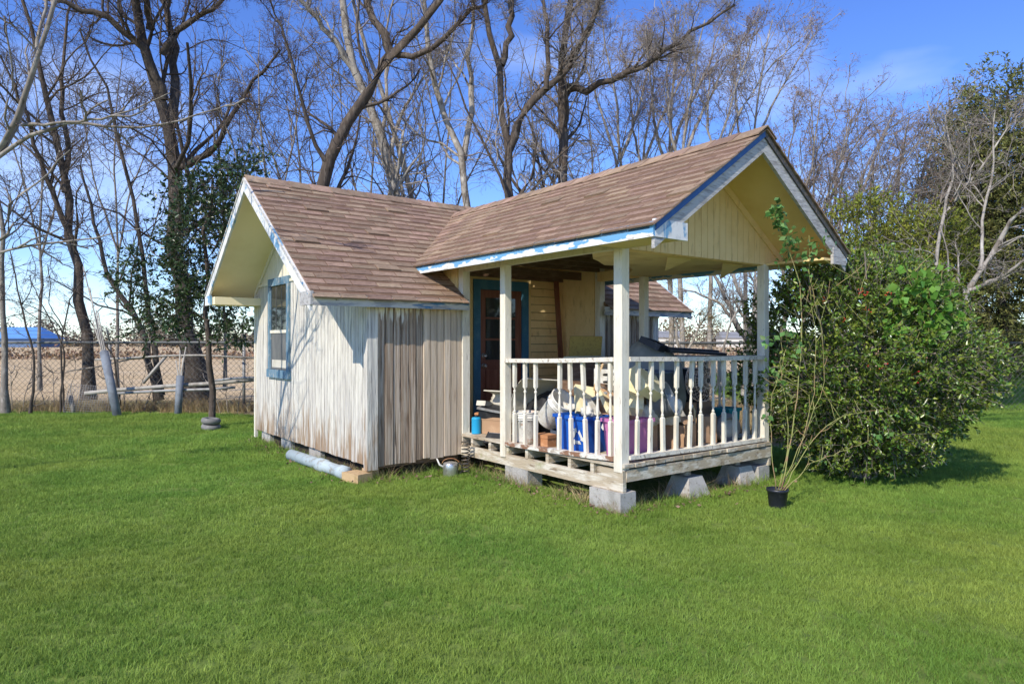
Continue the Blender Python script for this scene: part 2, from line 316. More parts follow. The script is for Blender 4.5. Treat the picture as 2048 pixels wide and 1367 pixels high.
# --- walls with single boards
# window wall, x = XL, facing -x
wall = part('wall', MB().prism([(XL+.03, L+.03, .22), (XL+.03, YB, .22), (XL+.03, YB, zmain(YB)-.1), (XL+.03, YR, ZR-.1), (XL+.03, L+.03, zmain(L)-.1)], (.05, 0, 0)), M['gable'])
wall['label'] = 'white gable wall with the window, paint worn to grey streaks'
BW = .1015
y = L+.045; i = 0
WY0, WY1, WZ0, WZ1 = 5.13, 6.04, 1.05, 2.37
def ztop(y): return zmain(y)-.10
while y < YB-.01:
    y1 = min(y+BW, YB); g = .004; jz = rng.uniform(-.005, .005); jx = rng.uniform(0, .003)
    a, b = y+g, y1-g
    segs = [(.175+jz, 2.40)]
    if a < WY1-.02 and b > WY0+.02: segs = [(.175+jz, WZ0+.03), (WZ1-.02, 2.40)]
    for z0, z1 in segs:
        part('board', MB().prism([(XL-jx, a, z0), (XL-jx, b, z0), (XL-jx, b, min(z1, ztop(b))), (XL-jx, a, min(z1, ztop(a)))], (.028, 0, 0)), M['siding'], wall)
    # the gable above the batten
    for k in (0, 1):
        c, e = a+k*(b-a)/2+.002, a+(k+1)*(b-a)/2-.002
        if ztop(c) > 2.44 and ztop(e) > 2.44:
            pts = [(XL+.002, c, 2.42), (XL+.002, e, 2.42), (XL+.002, e, ztop(e))]
            if c < YR < e: pts.append((XL+.002, YR, ztop(YR)))
            pts.append((XL+.002, c, ztop(c)))
            part('board', MB().prism(pts, (.026, 0, 0)), M['gable'], wall)
    y = y1
part('batten', MB().box(XL-.022, XL+.02, 3.16, YB-.08, 2.395, 2.43), M['gable'], wall)
for sgn in (0, 1):      # trim under the rakes
    yy0, yy1 = (L+.1, YR) if sgn == 0 else (YR, YB)
    part('rake_trim', MB().prism([(XL-.02, yy0, ztop(yy0)+.01), (XL-.02, yy1, ztop(yy1)+.01), (XL-.02, yy1, ztop(yy1)-.075), (XL-.02, yy0, ztop(yy0)-.075)], (.02, 0, 0)), M['gable'], wall)
part('corner_trim', MB().box(XL-.014, XL+.03, YB-.02, YB+.04, .05, 2.3), M['post'], wall)

# front walls, y = L, left and right of the porch recess
def front_wall(x0, x1, left):
    fw = part('wall', MB().box(x0+.03, x1-.03, L+.035, L+.08, .24, 2.08), M['brownwood'])
    fw['label'] = 'front wall of bare weathered upright boards' if left else 'front wall of grey upright boards right of the porch'
    x = x0+.105 if left else x0+.0; n = 0
    while x < x1-.03:
        wd = (.094+rng.uniform(-.006, .008)) if left else .105
        xe = min(x+wd, x1-.005); old = (n < 6) if left else True
        jy = rng.uniform(-.004, .006)+(0 if old else -.014)
        zb = .185+rng.uniform(-.016, .01)-(.012 if old and left else 0)
        mb = MB(); M4 = Matrix.Identity(4)
        mb.box(x+.005, xe-.006, L+jy, L+.034, zb, 2.02)
        part('board', mb, M['oldboard'] if old else M['tanboard'], fw)
        x = xe; n += 1
    return fw
fw = front_wall(XL, .0, True)
part('corner_board', MB().box(XL-.012, XL+.098, L-.028, L+.05, .13, 2.02), M['siding'], fw)
part('corner_board', MB().box(XL-.030, XL-.0125, L-.028, L+.06, .13, 2.02), M['siding'], fw)
fw2 = front_wall(W+.05, XR, False)
part('corner_board', MB().box(XR-.1, XR+.02, L-.028, L+.03, .13, 2.02), M['siding'], fw2)
part('wall', MB().prism([(XR-.05, L+.08, .2), (XR-.05, YB, .2), (XR-.05, YB, zmain(YB)-.1), (XR-.05, YR, ZR-.1), (XR-.05, L+.08, zmain(L)-.1)], (.05, 0, 0)), M['gable'])
part('wall', MB().box(XL+.03, XR-.05, YB-.05, YB, .2, zmain(YB)-.09), M['gable'])

# porch recess: yellow lap siding at the back with the door, upright panels at the sides
YD = 3.55
rw = part('wall', MB().box(.0, W+.05, YD+.03, YD+.07, .40, 2.70), M['brownwood']); rw['label'] = 'yellow lap-sided back wall of the porch'
z = .45
while z < 2.66:
    z1 = min(z+.118, 2.70)
    for xa, xb in ((.03, .755), (1.725, W+.02)):
        if True:
            mb = MB().prism([(xa, YD-.016, z+.009), (xa, YD+.029, z+.009), (xa, YD+.029, z1), (xa, YD+.010, z1)], (xb-xa, 0, 0)); part('lap_board', mb, M['yelsiding'], rw)
    if z > 2.44: part('lap_board', MB().prism([(.755, YD-.012, z), (.755, YD+.03, z), (.755, YD+.03, z1), (.755, YD+.012, z1)], (.97, 0, 0)), M['yelsiding'], rw)
    z = z1
for x0 in (-.0, W+.02):
    sw = part('wall', MB().box(x0, x0+.03, L+.09, YD+.03, .40, 2.70), M['yelsiding'])
    xf = x0-.012 if x0 > 1 else x0+.03
    yy = L+.10
    while yy < YD-.03:
        part('board', MB().box(xf, xf+.012, yy+.002, min(yy+.2, YD-.015)-.002, .45, 2.69), M['yelsiding'], sw); yy += .2
part('corner_trim', MB().box(-.0, .10, L-.035, L+.06, .40, 2.70), M['post'], fw)
part('corner_trim', MB().box(W-.015, W+.085, L-.035, L+.06, .40, 2.70), M['post'], fw2)

# door
door = part('door', MB().box(.87, 1.60, YD-.03, YD+.01, .47, 2.28), M['doorwood']); door['label'] = 'red-brown glazed panel door in a dark blue frame'
for a, b, c, d in ((.755, .868, .45, 2.42), (1.602, 1.725, .45, 2.42), (.868, 1.602, 2.285, 2.42)):
    part('door_frame', MB().box(a, b, YD-.05, YD+.02, c, d), M['bluedoor'], door)
for r_ in range(3):
    for c_ in range(2):
        xa = .965+c_*.275; za = 1.30+r_*.30
        part('pane', MB().box(xa, xa+.245, YD-.036, YD-.028, za, za+.27), M['glass'], door)
for k in range(2):
    xa = .965+k*.275
    part('panel', MB().box(xa, xa+.24, YD-.042, YD-.028, .62, 1.16), M['doorwood'], door)
for zz in (1.22, 1.36):
    mb = MB().lathe([(.0, 0), (.03, 0), (.034, .012), (.026, .022), (.012, .028), (.012, .045), (.024, .052), (.028, .065), (.018, .08), (0, .082)], 14, Matrix.Translation((.92, YD-.03, zz)) @ Matrix.Rotation(R(90), 4, 'X')); part('knob', mb, M['steel'], door)
part('trim', MB().box(.70, .753, YD-.03, YD+.02, .45, 2.47), M['yellow'], rw); part('trim', MB().box(1.727, 1.78, YD-.03, YD+.02, .45, 2.47), M['yellow'], rw); part('trim', MB().box(.753, 1.727, YD-.03, YD+.02, 2.425, 2.47), M['yellow'], rw)

# window in the gable wall
win = part('window', MB().box(XL-.004, XL+.035, WY0+.02, WY1-.02, WZ0+.02, WZ1-.02), M['dark']); win['label'] = 'sash window with blue peeling trim'
FW = .10
for y0, y1, z0, z1, dx in ((WY0, WY0+FW, WZ0+.1, WZ1, .034), (WY1-FW*.8, WY1, WZ0+.1, WZ1, .03), (WY0, WY1, WZ1+.001, WZ1+.11, .032), (WY0-.02, WY1+.02, WZ0-.02, WZ0+.098, .045)):
    part('window_trim', MB().box(XL-dx, XL+.02, y0, y1, z0, z1), M['bluewin'], win)
iy0, iy1 = WY0+FW+.002, WY1-FW*.8-.002; zm = 1.70
part('upper_pane', MB().box(XL-.010, XL-.006, iy0, iy1, zm, WZ1-.002), M['glass'], win)
part('lower_pane', MB().box(XL-.010, XL-.006, iy0, iy1, WZ0+.105, zm), M['screen'], win)
part('sash_rail', MB().box(XL-.022, XL-.0105, iy0, iy1, zm-.022, zm+.022), M['post'], win)
for k in (1, 2):
    yy = iy0+(iy1-iy0)*k/3; part('glazing_bar', MB().box(XL-.014, XL-.0105, yy-.007, yy+.007, zm+.022, WZ1-.004), M['screen'], win)
for yy in (iy0, iy1-.022): part('sash_stile', MB().box(XL-.018, XL-.0105, yy, yy+.022, WZ0+.105, WZ1-.003), M['bluewin'], win)
part('blind', MB().box(XL-.0125, XL-.0104, iy0+.06, iy1-.06, WZ0+.13, WZ0+.24), M['canvas'], win)

# --- roofs
roof = part('roof', MB()
    .prism([(GX0, YE, ZE-.035), (-.03, YE, ZE-.035), (-.03, yval(-.03), zmain(yval(-.03))-.035), (PX, yval(PX), zmain(yval(PX))-.035), (PX, YR, ZR-.035), (GX0, YR, ZR-.035)], (0, 0, -.05))
    .prism([(GX1, YE, ZE-.035), (W+.06, YE, ZE-.035), (W+.06, yval(-.06), zmain(yval(-.06))-.035), (PX, yval(PX), zmain(yval(PX))-.035), (PX, YR, ZR-.035), (GX1, YR, ZR-.035)], (0, 0, -.05))
    .prism([(GX0, YR, ZR-.035), (GX0, YE2, ZE2-.035), (GX0, YE2, ZE2-.085), (GX0, YR, ZR-.085)], (GX1-GX0, 0, 0))
    .prism([(PX-PE, PY0, zporch(PX-PE)-.035), (PX, PY0, ZP-.035), (PX, PY0, ZP-.085), (PX-PE, PY0, zporch(PX-PE)-.085)], (0, 3.7, 0))
    .prism([(PX+PE, PY0, zporch(PX-PE)-.035), (PX, PY0, ZP-.035), (PX, PY0, ZP-.085), (PX+PE, PY0, zporch(PX-PE)-.085)], (0, 3.7, 0)), M['brownwood'])
roof['label'] = 'brown three-tab shingle roof, main gable and porch gable'

# shingles: one shared unit tab (x width, y up-slope, z thick), placed by scale
um = MB(); um.add([(0, 0, 0), (1, 0, 0), (1, 1, 0), (0, 1, 0), (0, 0, 1), (1, 0, 1), (1, 1, .25), (0, 1, .25)], [(0,3,2,1), (4,5,6,7), (0,1,5,4), (1,2,6,5), (2,3,7,6), (3,0,4,7)])
tab_me = um.mesh('shingle'); tab_me.materials.append(M['shingle'])
tabs = []          # (matrix in house space, distance to camera or big number)
camH = MH.inverted() @ Vector((0, 0, HC))
EXPO, TABW = .133, .305
def slope_tabs(origin, along, up, nrm, length_fn, slope_len, seed, show=True, lo_fn=None):
    """rows of tabs on a slope; length_fn(s) -> (start, end) along the eave direction at up-slope distance s"""
    rg = random.Random(seed); along = Vector(along).normalized(); up = Vector(up).normalized(); nrm = Vector(nrm).normalized(); origin = Vector(origin)
    n = int(slope_len/EXPO)+1
    for r_ in range(n):
        s0 = r_*EXPO-.02
        ln = min(EXPO+.05, slope_len-s0)
        a0, a1 = length_fn(max(s0, 0)+EXPO*.5)
        x = a0-((r_*.5+.13*(r_ % 3)) % 1)*TABW; wob = rg.uniform(-.006, .006)
        while x < a1-.01:
            xa, xb = max(x, a0), min(x+TABW, a1); x += TABW
            if xb-xa < .02: continue
            g = .014
            lift = rg.uniform(0, .003)+(.012 if rg.random() < .02 else 0)
            ds = wob+rg.uniform(-.004, .004)
            B = Matrix((along*(xb-xa-g), up*ln, nrm*(.016+lift*1.2))).transposed().to_4x4()
            p = origin+along*(xa+g/2)+up*(s0+ds)-nrm*.012
            B.translation = p
            c = p+along*((xb-xa)/2)
            vis = nrm.dot(camH-c) > 0
            tabs.append((B, (c-camH).length if (vis and show) else 1e3+len(tabs)))
sl = math.sqrt(1+S*S); slp = math.sqrt(1+SP*SP)
upm = Vector((0, 1, S)); nm_ = Vector((0, -S, 1)).normalized()
def lf_left(s):
    yy = YE+s/sl
    x1 = -.0 if yy < yval(0) else min(PX, PX-(ZP-zmain(yy))/SP)
    return 0, max(.01, x1-GX0)
slope_tabs((GX0-.02, YE-.055, ZE-.035-.02-.025*S), (1, 0, 0), upm, nm_, lambda s: (0, lf_left(s)[1]+.02), sl*(YR-YE+.055)-.006, 1)
slope_tabs((GX1+.02, YE-.055, ZE-.035-.02-.025*S), (-1, 0, 0), upm, nm_, lambda s: (0, lf_left(s)[1]-.06 if YE+s/sl < yval(0) else lf_left(s)[1]), sl*(YR-YE+.055)-.006, 2)
slope_tabs((GX0-.02, YE2+.03, ZE2-.055), (1, 0, 0), (0, -1, S), (0, S, 1), lambda s: (0, GX1-GX0+.04), sl*(YE2-YR+.03)-.006, 3, False)
def lf_p(s):
    x = PX-PE+s/slp
    return 0, (yval(x)-PY0)+.11
slope_tabs((PX-PE-.03, PY0-.076, zporch(PX-PE)-.055), (0, 1, 0), (1, 0, SP), (-SP, 0, 1), lf_p, slp*(PE+.03)-.006, 4)
slope_tabs((PX+PE+.03, PY0-.076, zporch(PX-PE)-.055), (0, 1, 0), (-1, 0, SP), (SP, 0, 1), lf_p, slp*(PE+.03)-.006, 5, False)
# ridge caps
def cap_mesh(sl_):
    m = MB(); w_ = .15; t = .012; vs = []
    for y_, lift in ((0, .009), (.33, 0)):
        vs += [(-w_, y_, -w_*sl_+lift), (0, y_, lift), (w_, y_, -w_*sl_+lift), (w_, y_, -w_*sl_+lift-t), (0, y_, lift-t), (-w_, y_, -w_*sl_+lift-t)]
    m.add(vs, [(0, 1, 7, 6), (1, 2, 8, 7), (2, 3, 9, 8), (3, 4, 10, 9), (4, 5, 11, 10), (5, 0, 6, 11), (0, 5, 4, 1), (1, 4, 3, 2), (6, 7, 10, 11), (7, 8, 9, 10)])
    me = m.mesh('ridge_cap'); me.materials.append(M['shingle']); return me
cm_p, cm_m = cap_mesh(SP), cap_mesh(S)
for k in range(19):
    yy = PY0-.076+k*.285
    if yy+.1 > yval(PX): break
    link('ridge_cap', cm_p, None, roof, (PX, yy, ZP-.018))
for k in range(21):
    link('ridge_cap', cm_m, None, roof, (GX0-.02+k*.285, YR, ZR-.018), (0, 0, -math.pi/2), (1, 1, 1)).location.x += 0.0
tabs.sort(key=lambda t: t[1])
for B, d in tabs[:300]:
    o = bpy.data.objects.new('shingle', tab_me); C.objects.link(o); o.parent = roof; o.matrix_local = B
mb = MB()
for B, d in tabs[300:]: mb.add([B @ Vector(v) for v in um.v], um.f)
o = part('shingle_field', mb, M['shingle'], roof); o['kind'] = 'stuff'
# metal drip edges under the shingles
part('drip_edge', MB().box(GX0, .02, YE-.022, YE-.012, ZE-.11, ZE-.045), M['darkmetal'], roof)
part('drip_edge', MB().box(PX-PE-.024, PX-PE-.014, PY0, yval(PX-PE), zporch(PX-PE)-.10, zporch(PX-PE)-.045), M['darkmetal'], roof)

# soffits, fascias and rakes of the main roof
zu = .088
def under(y): return zmain(y)-zu
for ya, yb in ((YE, YR), (YR, YE2)):
    part('soffit', MB().prism([(GX0+.01, ya, under(ya)), (GX0+.01, yb, under(yb)), (GX0+.01, yb, under(yb)-.014), (GX0+.01, ya, under(ya)-.014)], (XL-GX0-.012, 0, 0)), M['palesoffit'], roof)
    part('rake_board', MB().prism([(GX0, ya, zmain(ya)-.05), (GX0, yb, zmain(yb)-.05), (GX0, yb, zmain(yb)-.225), (GX0, ya, zmain(ya)-.225)], (-.03, 0, 0)), M['rake'], roof)
    part('rake_edge', MB().prism([(GX0-.031, ya, zmain(ya)-.056), (GX0-.031, yb, zmain(yb)-.056), (GX0-.031, yb, zmain(yb)-.085), (GX0-.031, ya, zmain(ya)-.085)], (-.010, 0, 0)), M['eavefascia'], roof)
    part('rake_board', MB().prism([(GX1, ya, zmain(ya)-.03), (GX1, yb, zmain(yb)-.03), (GX1, yb, zmain(yb)-.2), (GX1, ya, zmain(ya)-.2)], (.03, 0, 0)), M['rake'], roof)
part('eave_return', MB().box(GX0+.005, XL-.002, 6.46, YE2-.005, ZE2-.215, ZE2-.10), M['palesoffit'], roof)
part('eave_return', MB().box(GX0-.034, GX0-.002, 6.60, YE2+.01, ZE2-.22, ZE2-.08), M['rake'], roof)
part('eave_return', MB().box(GX0-.034, GX0-.002, YE-.03, YE+.28, ZE-.165, ZE-.02), M['greywood'], roof)
part('eave_soffit', MB().box(GX0+.002, .0, YE-.004, L+.03, ZE-.155, ZE-.145), M['yellow'], roof)
f = part('fascia', MB().box(GX0, .02, YE-.032, YE-.006, ZE-.17, ZE-.055), M['eavefascia'], roof); f['label'] = 'grey fascia board with scraps of blue paint and a rotten end'
part('fascia', MB().box(W-.02, GX1, YE-.032, YE-.006, ZE-.17, ZE-.055), M['eavefascia'], roof)
part('fascia', MB().box(GX0, GX1, YE2+.006, YE2+.03, ZE2-.2, ZE2-.05), M['rake'], roof)

# porch gable end
def pz(x): return zporch(x)
for sgn in (-1, 1):
    xe = PX+sgn*PE
    bm_ = M['greywood']
    part('barge_board', MB().prism([(xe, PY0, pz(xe)-.06), (PX, PY0, ZP-.06), (PX, PY0, ZP-.255), (xe, PY0, pz(xe)-.255)] if sgn < 0 else [(PX, PY0, ZP-.06), (xe, PY0, pz(xe)-.06), (xe, PY0, pz(xe)-.255), (PX, PY0, ZP-.255)], (0, -.032, 0)), bm_, roof)
    part('barge_trim', MB().prism([(xe, PY0-.033, pz(xe)-.055), (PX, PY0-.033, ZP-.055), (PX, PY0-.033, ZP-.115), (xe, PY0-.033, pz(xe)-.115)], (0, -.016, 0)), M['bluetrim'] if sgn < 0 else M['darkmetal'], roof)
    part('soffit', MB().prism([(xe+.01*-sgn, PY0+.002, pz(xe)-.09), (PX, PY0+.002, ZP-.09), (PX, PY0+.002, ZP-.104), (xe+.01*-sgn, PY0+.002, pz(xe)-.104)], (0, -PY0-.0, 0)), M['yellow'], roof)
    zt = pz(xe)
    part('gable_return', MB().box(min(xe, xe-sgn*.40), max(xe, xe-sgn*.40), PY0-.040, PY0-.008, zt-.165, zt-.02) if sgn < 0 else MB().box(xe-.26, xe, PY0-.040, PY0-.008, zt-.19, zt-.02), M['rake'] if sgn < 0 else M['greywood'], roof)
    part('gable_return', MB().box(min(xe, xe-sgn*.40)+.01, max(xe, xe-sgn*.40)-.01, PY0-.004, -.001, zt-.155, zt-.13), M['yellow'], roof)
    xs = xe+sgn*.0
    fo = part('fascia', MB().box(min(xs, xs+sgn*.024), max(xs, xs+sgn*.024), PY0-.038, yval(PX-PE)-.02, zt-.165, zt-.045), M['porchfascia'], roof)
    part('soffit', MB().prism([(xe, .0, pz(xe)-.09), (xe-sgn*.33, .0, pz(xe-sgn*.33)-.09), (xe-sgn*.33, .0, pz(xe-sgn*.33)-.102), (xe, .0, pz(xe)-.102)], (0, 3.0, 0)), M['yellow'], roof)
# boards of the porch gable triangle at y = 0
gw = part('wall', MB().prism([(-.27, .03, 2.43), (PX*2+.27, .03, 2.43), (PX, .03, ZP-.11)], (0, .03, 0)), M['yelsiding']); gw['label'] = 'yellow upright-boarded gable above the porch'
x = -.28
while x < PX*2+.28:
    xb = min(x+.102, PX*2+.28); za, zb = pz(x)-.106, pz(xb)-.106
    if za > 2.45 or zb > 2.45:
        pts = [(x+.003, 0, 2.40), (xb-.003, 0, 2.40), (xb-.003, 0, max(zb, 2.41))]
        if x < PX < xb: pts.append((PX, 0, ZP-.106))
        pts.append((x+.003, 0, max(za, 2.41)))
        part('board', MB().prism(pts, (0, .028, 0)), M['yelsiding'], gw)
    x = xb
for sgn in (-1, 1):
    xe = PX+sgn*1.44
    part('gable_trim', MB().prism([(xe, -.002, pz(xe)-.106), (PX, -.002, ZP-.106), (PX, -.002, ZP-.19), (xe, -.002, pz(xe)-.19)], (0, -.02, 0)), M['yelsiding'], gw)

# porch headers, ceiling joists and the torn ceiling panel
for xx in (.0, W-.07):
    part('header', MB().box(xx, xx+.07, .03, L-.04, 2.40, 2.53), M['yelsiding'] if xx > 1 else M['post'])
part('header', MB().box(.07, W-.07, .031, .10, 2.395, 2.50), M['yelsiding'])
for yy in (1.02, 1.42, 1.82, 2.22, 2.62, 3.02, 3.42):
    part('ceiling_joist', MB().box(.0 if yy < L else .03, W if yy < L else W+.02, yy, yy+.04, 2.535 if yy < L else 2.45, 2.66 if yy < L else 2.56), M['brownwood'])
def panel(name, pts, mat):
    vs = [Vector(p) for p in pts]; n = len(vs); mbp = MB(); mbp.add(vs+[v+Vector((0, 0, .009)) for v in vs], [tuple(range(n))[::-1], tuple(range(n, 2*n))]+[(i, (i+1) % n, n+(i+1) % n, n+i) for i in range(n)]); return part(name, mbp, mat)
cp = panel('ceiling_panel', [(.07, .10, 2.405), (1.18, .10, 2.40), (1.18, .55, 2.385), (1.18, 1.0, 2.40), (.9, 1.12, 2.405), (.55, .86, 2.40), (.34, .72, 2.395), (.07, .45, 2.40)], M['ceil']); cp['label'] = 'torn yellow fibreboard ceiling panel'
panel('ceiling_panel', [(1.19, .10, 2.40), (2.24, .10, 2.405), (2.24, .9, 2.40), (2.24, 1.7, 2.40), (1.8, 1.62, 2.385), (1.5, 1.25, 2.40), (1.19, 1.02, 2.40)], M['ceil'])
panel('ceiling_flap', [(.80, .14, 2.392), (1.16, .14, 2.392), (1.14, .46, 2.30)], M['ceil'])
panel('ceiling_flap', [(1.70, .14, 2.39), (2.06, .14, 2.39), (2.12, .48, 2.27)], M['ceil'])

# posts
def post(x, y, z0, z1, s=.047):
    m = MB(); e = .006
    m.prism([(x-s+e, y-s, z0), (x+s-e, y-s, z0), (x+s, y-s+e, z0), (x+s, y+s-e, z0), (x+s-e, y+s, z0), (x-s+e, y+s, z0), (x-s, y+s-e, z0), (x-s, y-s+e, z0)][::-1], (0, 0, z1-z0))
    return part('porch_post', m, M['post'])
post(.035, .035, .37, 2.405, .052); post(W-.035, .035, .42, 2.405); post(.02, 1.78, .28, 2.405); post(W-.035, 1.78, .42, 2.405)

# deck: side beams, joists, deck boards, front rim
for xx in (-.012, W-.03):
    part('deck_beam', MB().box(xx, xx+.042, -.03, L+.02, .19, .31), M['beam'])
part('deck_beam', MB().box(-.012, .036, -.028, .30, .311, .385), M['beam'])
for k, yy in enumerate((.36, .68, 1.02, 1.36, 1.70, 2.04, 2.40, 2.62)):
    part('deck_joist', MB().box(.0, W, yy, yy+.045, .312, .409), M['beam'])
part('rim_board', MB().box(.032, W+.02, -.036, .004, .284, .392), M['beam'])
x = -.012; k = 0
while x < W-.02:
    wd = .138; part('deck_board', MB().box(x+.003, x+wd-.004, -.045+rng.uniform(-.012, .01), YD-.0 if x > .02 else L-.03, .411, .446+rng.uniform(-.004, .004)), M['deck']); x += wd

# railing
def railing(name_lab, p0, p1, zt0, zt1, zb0, zb1, spots, rot, seedv, rotten=False):
    rl = part('railing', MB(), M['rail']); rl['label'] = name_lab
    p0 = Vector(p0); p1 = Vector(p1); d = (p1-p0).normalized(); q = Vector((-d.y, d.x, 0)); Ln = (p1-p0).length
    def bar(nm, za, zb, h, wd, mat):
        vs = []
        n = 6
        for i in range(n+1):
            t = i/n; c = p0.lerp(p1, t); zc = za+(zb-za)*t-.006*math.sin(math.pi*t)
            for sx, sz in ((-1, 0), (1, 0), (1, 1), (-1, 1)): vs.append(c+q*sx*wd/2+Vector((0, 0, zc+sz*h)))
        fs = [tuple((0, 1, 2, 3))[::-1], tuple(4*n+i for i in range(4))]
        for i in range(n):
            for j in range(4): fs.append((4*i+j, 4*i+(j+1) % 4, 4*i+4+(j+1) % 4, 4*i+4+j))
        part(nm, MB().add(vs, fs), mat, rl)
    bar('top_rail', zt0-.042, zt1-.042, .042, .088, M['rail']); bar('bottom_rail', zb0-.038, zb1-.038, .038, .085, M['rotrail'] if rotten else M['rail'])
    rg = random.Random(seedv)
    for tpos, tilt in spots:
        t = tpos/Ln; c = p0.lerp(p1, t); zb = zb0+(zb1-zb0)*t-.007; zt = zt0+(zt1-zt0)*t-.048
        o = bpy.data.objects.new('baluster', bal_me); C.objects.link(o); o.parent = rl
        o.location = (c.x, c.y, zb); o.scale = (1, 1, (zt-zb)/.82)
        o.rotation_euler = (0, 0, rot); 
        if tilt: o.rotation_euler = (Matrix.Rotation(tilt, 3, q) @ Matrix.Rotation(rot, 3, 'Z')).to_euler()
        else: o.rotation_euler = (rg.uniform(-.012, .012), rg.uniform(-.012, .012), rot)
bmb = MB(); hb = .0175
bmb.box(-hb, hb, -hb, hb, 0, .30).box(-hb, hb, -hb, hb, .575, .82)
bmb.add([(-hb,-hb,.30),(hb,-hb,.30),(hb,hb,.30),(-hb,hb,.30),(-.008,-.008,.318),(.008,-.008,.318),(.008,.008,.318),(-.008,.008,.318)], [(0,1,5,4),(1,2,6,5),(2,3,7,6),(3,0,4,7)])
bmb.lathe([(.008, .312), (.015, .322), (.016, .33), (.010, .34), (.009, .35), (.0155, .375), (.016, .40), (.013, .45), (.0095, .50), (.009, .515), (.0155, .528), (.016, .537), (.009, .548), (.009, .556), (.0165, .565), (.0165, .576)], 10)
bal_me = bmb.mesh('baluster'); bal_me.materials.append(M['post'])
railing('side railing of white turned balusters with a rotten bottom rail', (.015, 1.735, 0), (.015, .085, 0), 1.365, 1.412, .445, .50, [(.125, 0), (.31, 0), (.49, 0), (.865, 0), (1.045, 0), (1.26, -.06), (1.41, 0), (1.585, 0)], 0, 1, True)
railing('front railing of white turned balusters', (.085, .012, 0), (W-.08, .012, 0), 1.415, 1.40, .515, .50, [(.13, .02), (.31, 0), (.495, 0), (.685, 0), (.89, .05), (1.07, 0), (1.27, 0), (1.455, 0), (1.645, 0), (1.82, 0), (2.0, 0)], 0, 2)
railing('far side railing of shaded white balusters', (W-.03, .085, 0), (W-.03, 1.735, 0), 1.40, 1.39, .50, .49, [(.15+.185*k, 0) for k in range(9)], 0, 3)

# near-black sheets painting in the crawl space's shade, then the floor timbers
part('crawl_shade', MB().box(XL+.12, XR-.12, L+.25, L+.29, .0, .40).box(XL+.10, XL+.14, L+.3, YB-.1, .0, .24), M['dark'])
part('floor_frame', MB().box(XL+.05, XR-.05, L+.10, YB-.05, .19, .235), M['brownwood'])
part('sill_beam', MB().box(XL+.02, -.02, L+.045, L+.10, .13, .26), M['brownwood'])

# ------------------------------------------------------------------ blocks carrying the porch and the house
def cmu(x, y, lab, sx=.20, sy=.40, h=.19, rz=0, z=0):
    m = MB(); t = .032
    m.box(-sx/2, -sx/2+t, -sy/2, sy/2, 0, h).box(sx/2-t, sx/2, -sy/2, sy/2, 0, h)
    for yy in (-sy/2, -t/2, sy/2-t): m.box(-sx/2+t, sx/2-t, yy, yy+t, 0, h)
    m.box(-sx/2+t, sx/2-t, -sy/2+t, sy/2-t, h-.03, h-.002)
    o = m.build('concrete_block', M['concrete']); o.location = HL(x, y, z); o.rotation_euler = (0, 0, TH+rz); tag(o, lab, 'block', 'concrete blocks under the cottage'); return o
def pier(x, y, lab, rz=0):
    m = MB(); b, t, h = .17, .105, .21
    m.add([(-b,-b,0),(b,-b,0),(b,b,0),(-b,b,0),(-t,-t,h),(t,-t,h),(t,t,h),(-t,t,h)], [(0,3,2,1),(4,5,6,7),(0,1,5,4),(1,2,6,5),(2,3,7,6),(3,0,4,7)])
    o = m.build('pier_block', M['concrete']); o.location = HL(x, y, 0); o.rotation_euler = (0, 0, TH+rz); tag(o, lab, 'block', 'sloped pier blocks under the porch front')
    s = MB().box(-.03, .05, -.04, .04, 0, .10).build('wood_shim', M['beam']); s.location = HL(x, y+.03, .205); s.rotation_euler = (0, 0, TH); tag(s, 'short wood shim on the sloped pier '+('left of the potted rose' if x < 1.5 else 'behind the potted rose'), 'shim', 'shims under the porch rim')
cmu(.045, .16, 'grey concrete block under the near corner post of the porch')
cmu(.09, 1.55, 'grey concrete block under the porch side beam, behind the corner one')
pier(1.05, .10, 'sloped concrete pier under the middle of the porch front, left of the potted rose')
pier(1.95, .14, 'sloped concrete pier under the porch front, behind the potted rose')
cmu(W-.1, .18, 'grey concrete block under the far front corner of the porch, behind the bush')
for k, (yy, lb) in enumerate(((6.35, 'far corner of the window wall'), (5.45, 'window wall below the window'), (4.35, 'window wall beside the pale pipe'))):
    cmu(XL+.14, yy, 'grey concrete block under the '+lb, h=.185)
o = MB().box(-.1, .1, -.14, .14, 0, .11).build('timber_block', M['rawwood']); o.location = HL(XL-.10, L+.08, 0); o.rotation_euler = (0, 0, TH+.25); tag(o, 'raw timber block on the grass at the near house corner', 'timber')
o = MB().box(-.07, .07, -.07, .07, 0, .13).build('timber_block', M['rawwood']); o.location = HL(XL+.08, L+.12, 0); o.rotation_euler = (0, 0, TH); tag(o, 'brown timber block tucked under the near house corner', 'timber')

# pale pipe in the grass by the window wall
pp = MB(); p0, p1 = Vector(HL(XL-.20, 4.55, .075)), Vector(HL(XL-.14, 2.93, .07))
d = p1-p0; prof = []
for t, r_ in ((0, .072), (.55, .072), (.56, .083), (.66, .083), (.67, .07), (.9, .07), (.905, .08), (1, .08)): prof.append((p0+d*t, r_))
pp.tube([a for a, b in prof], [b for a, b in prof], 18)
tag(pp.build('drain_pipe', M['palepipe']), 'pale blue plastic drain pipe lying in the grass beside the window wall', 'pipe')

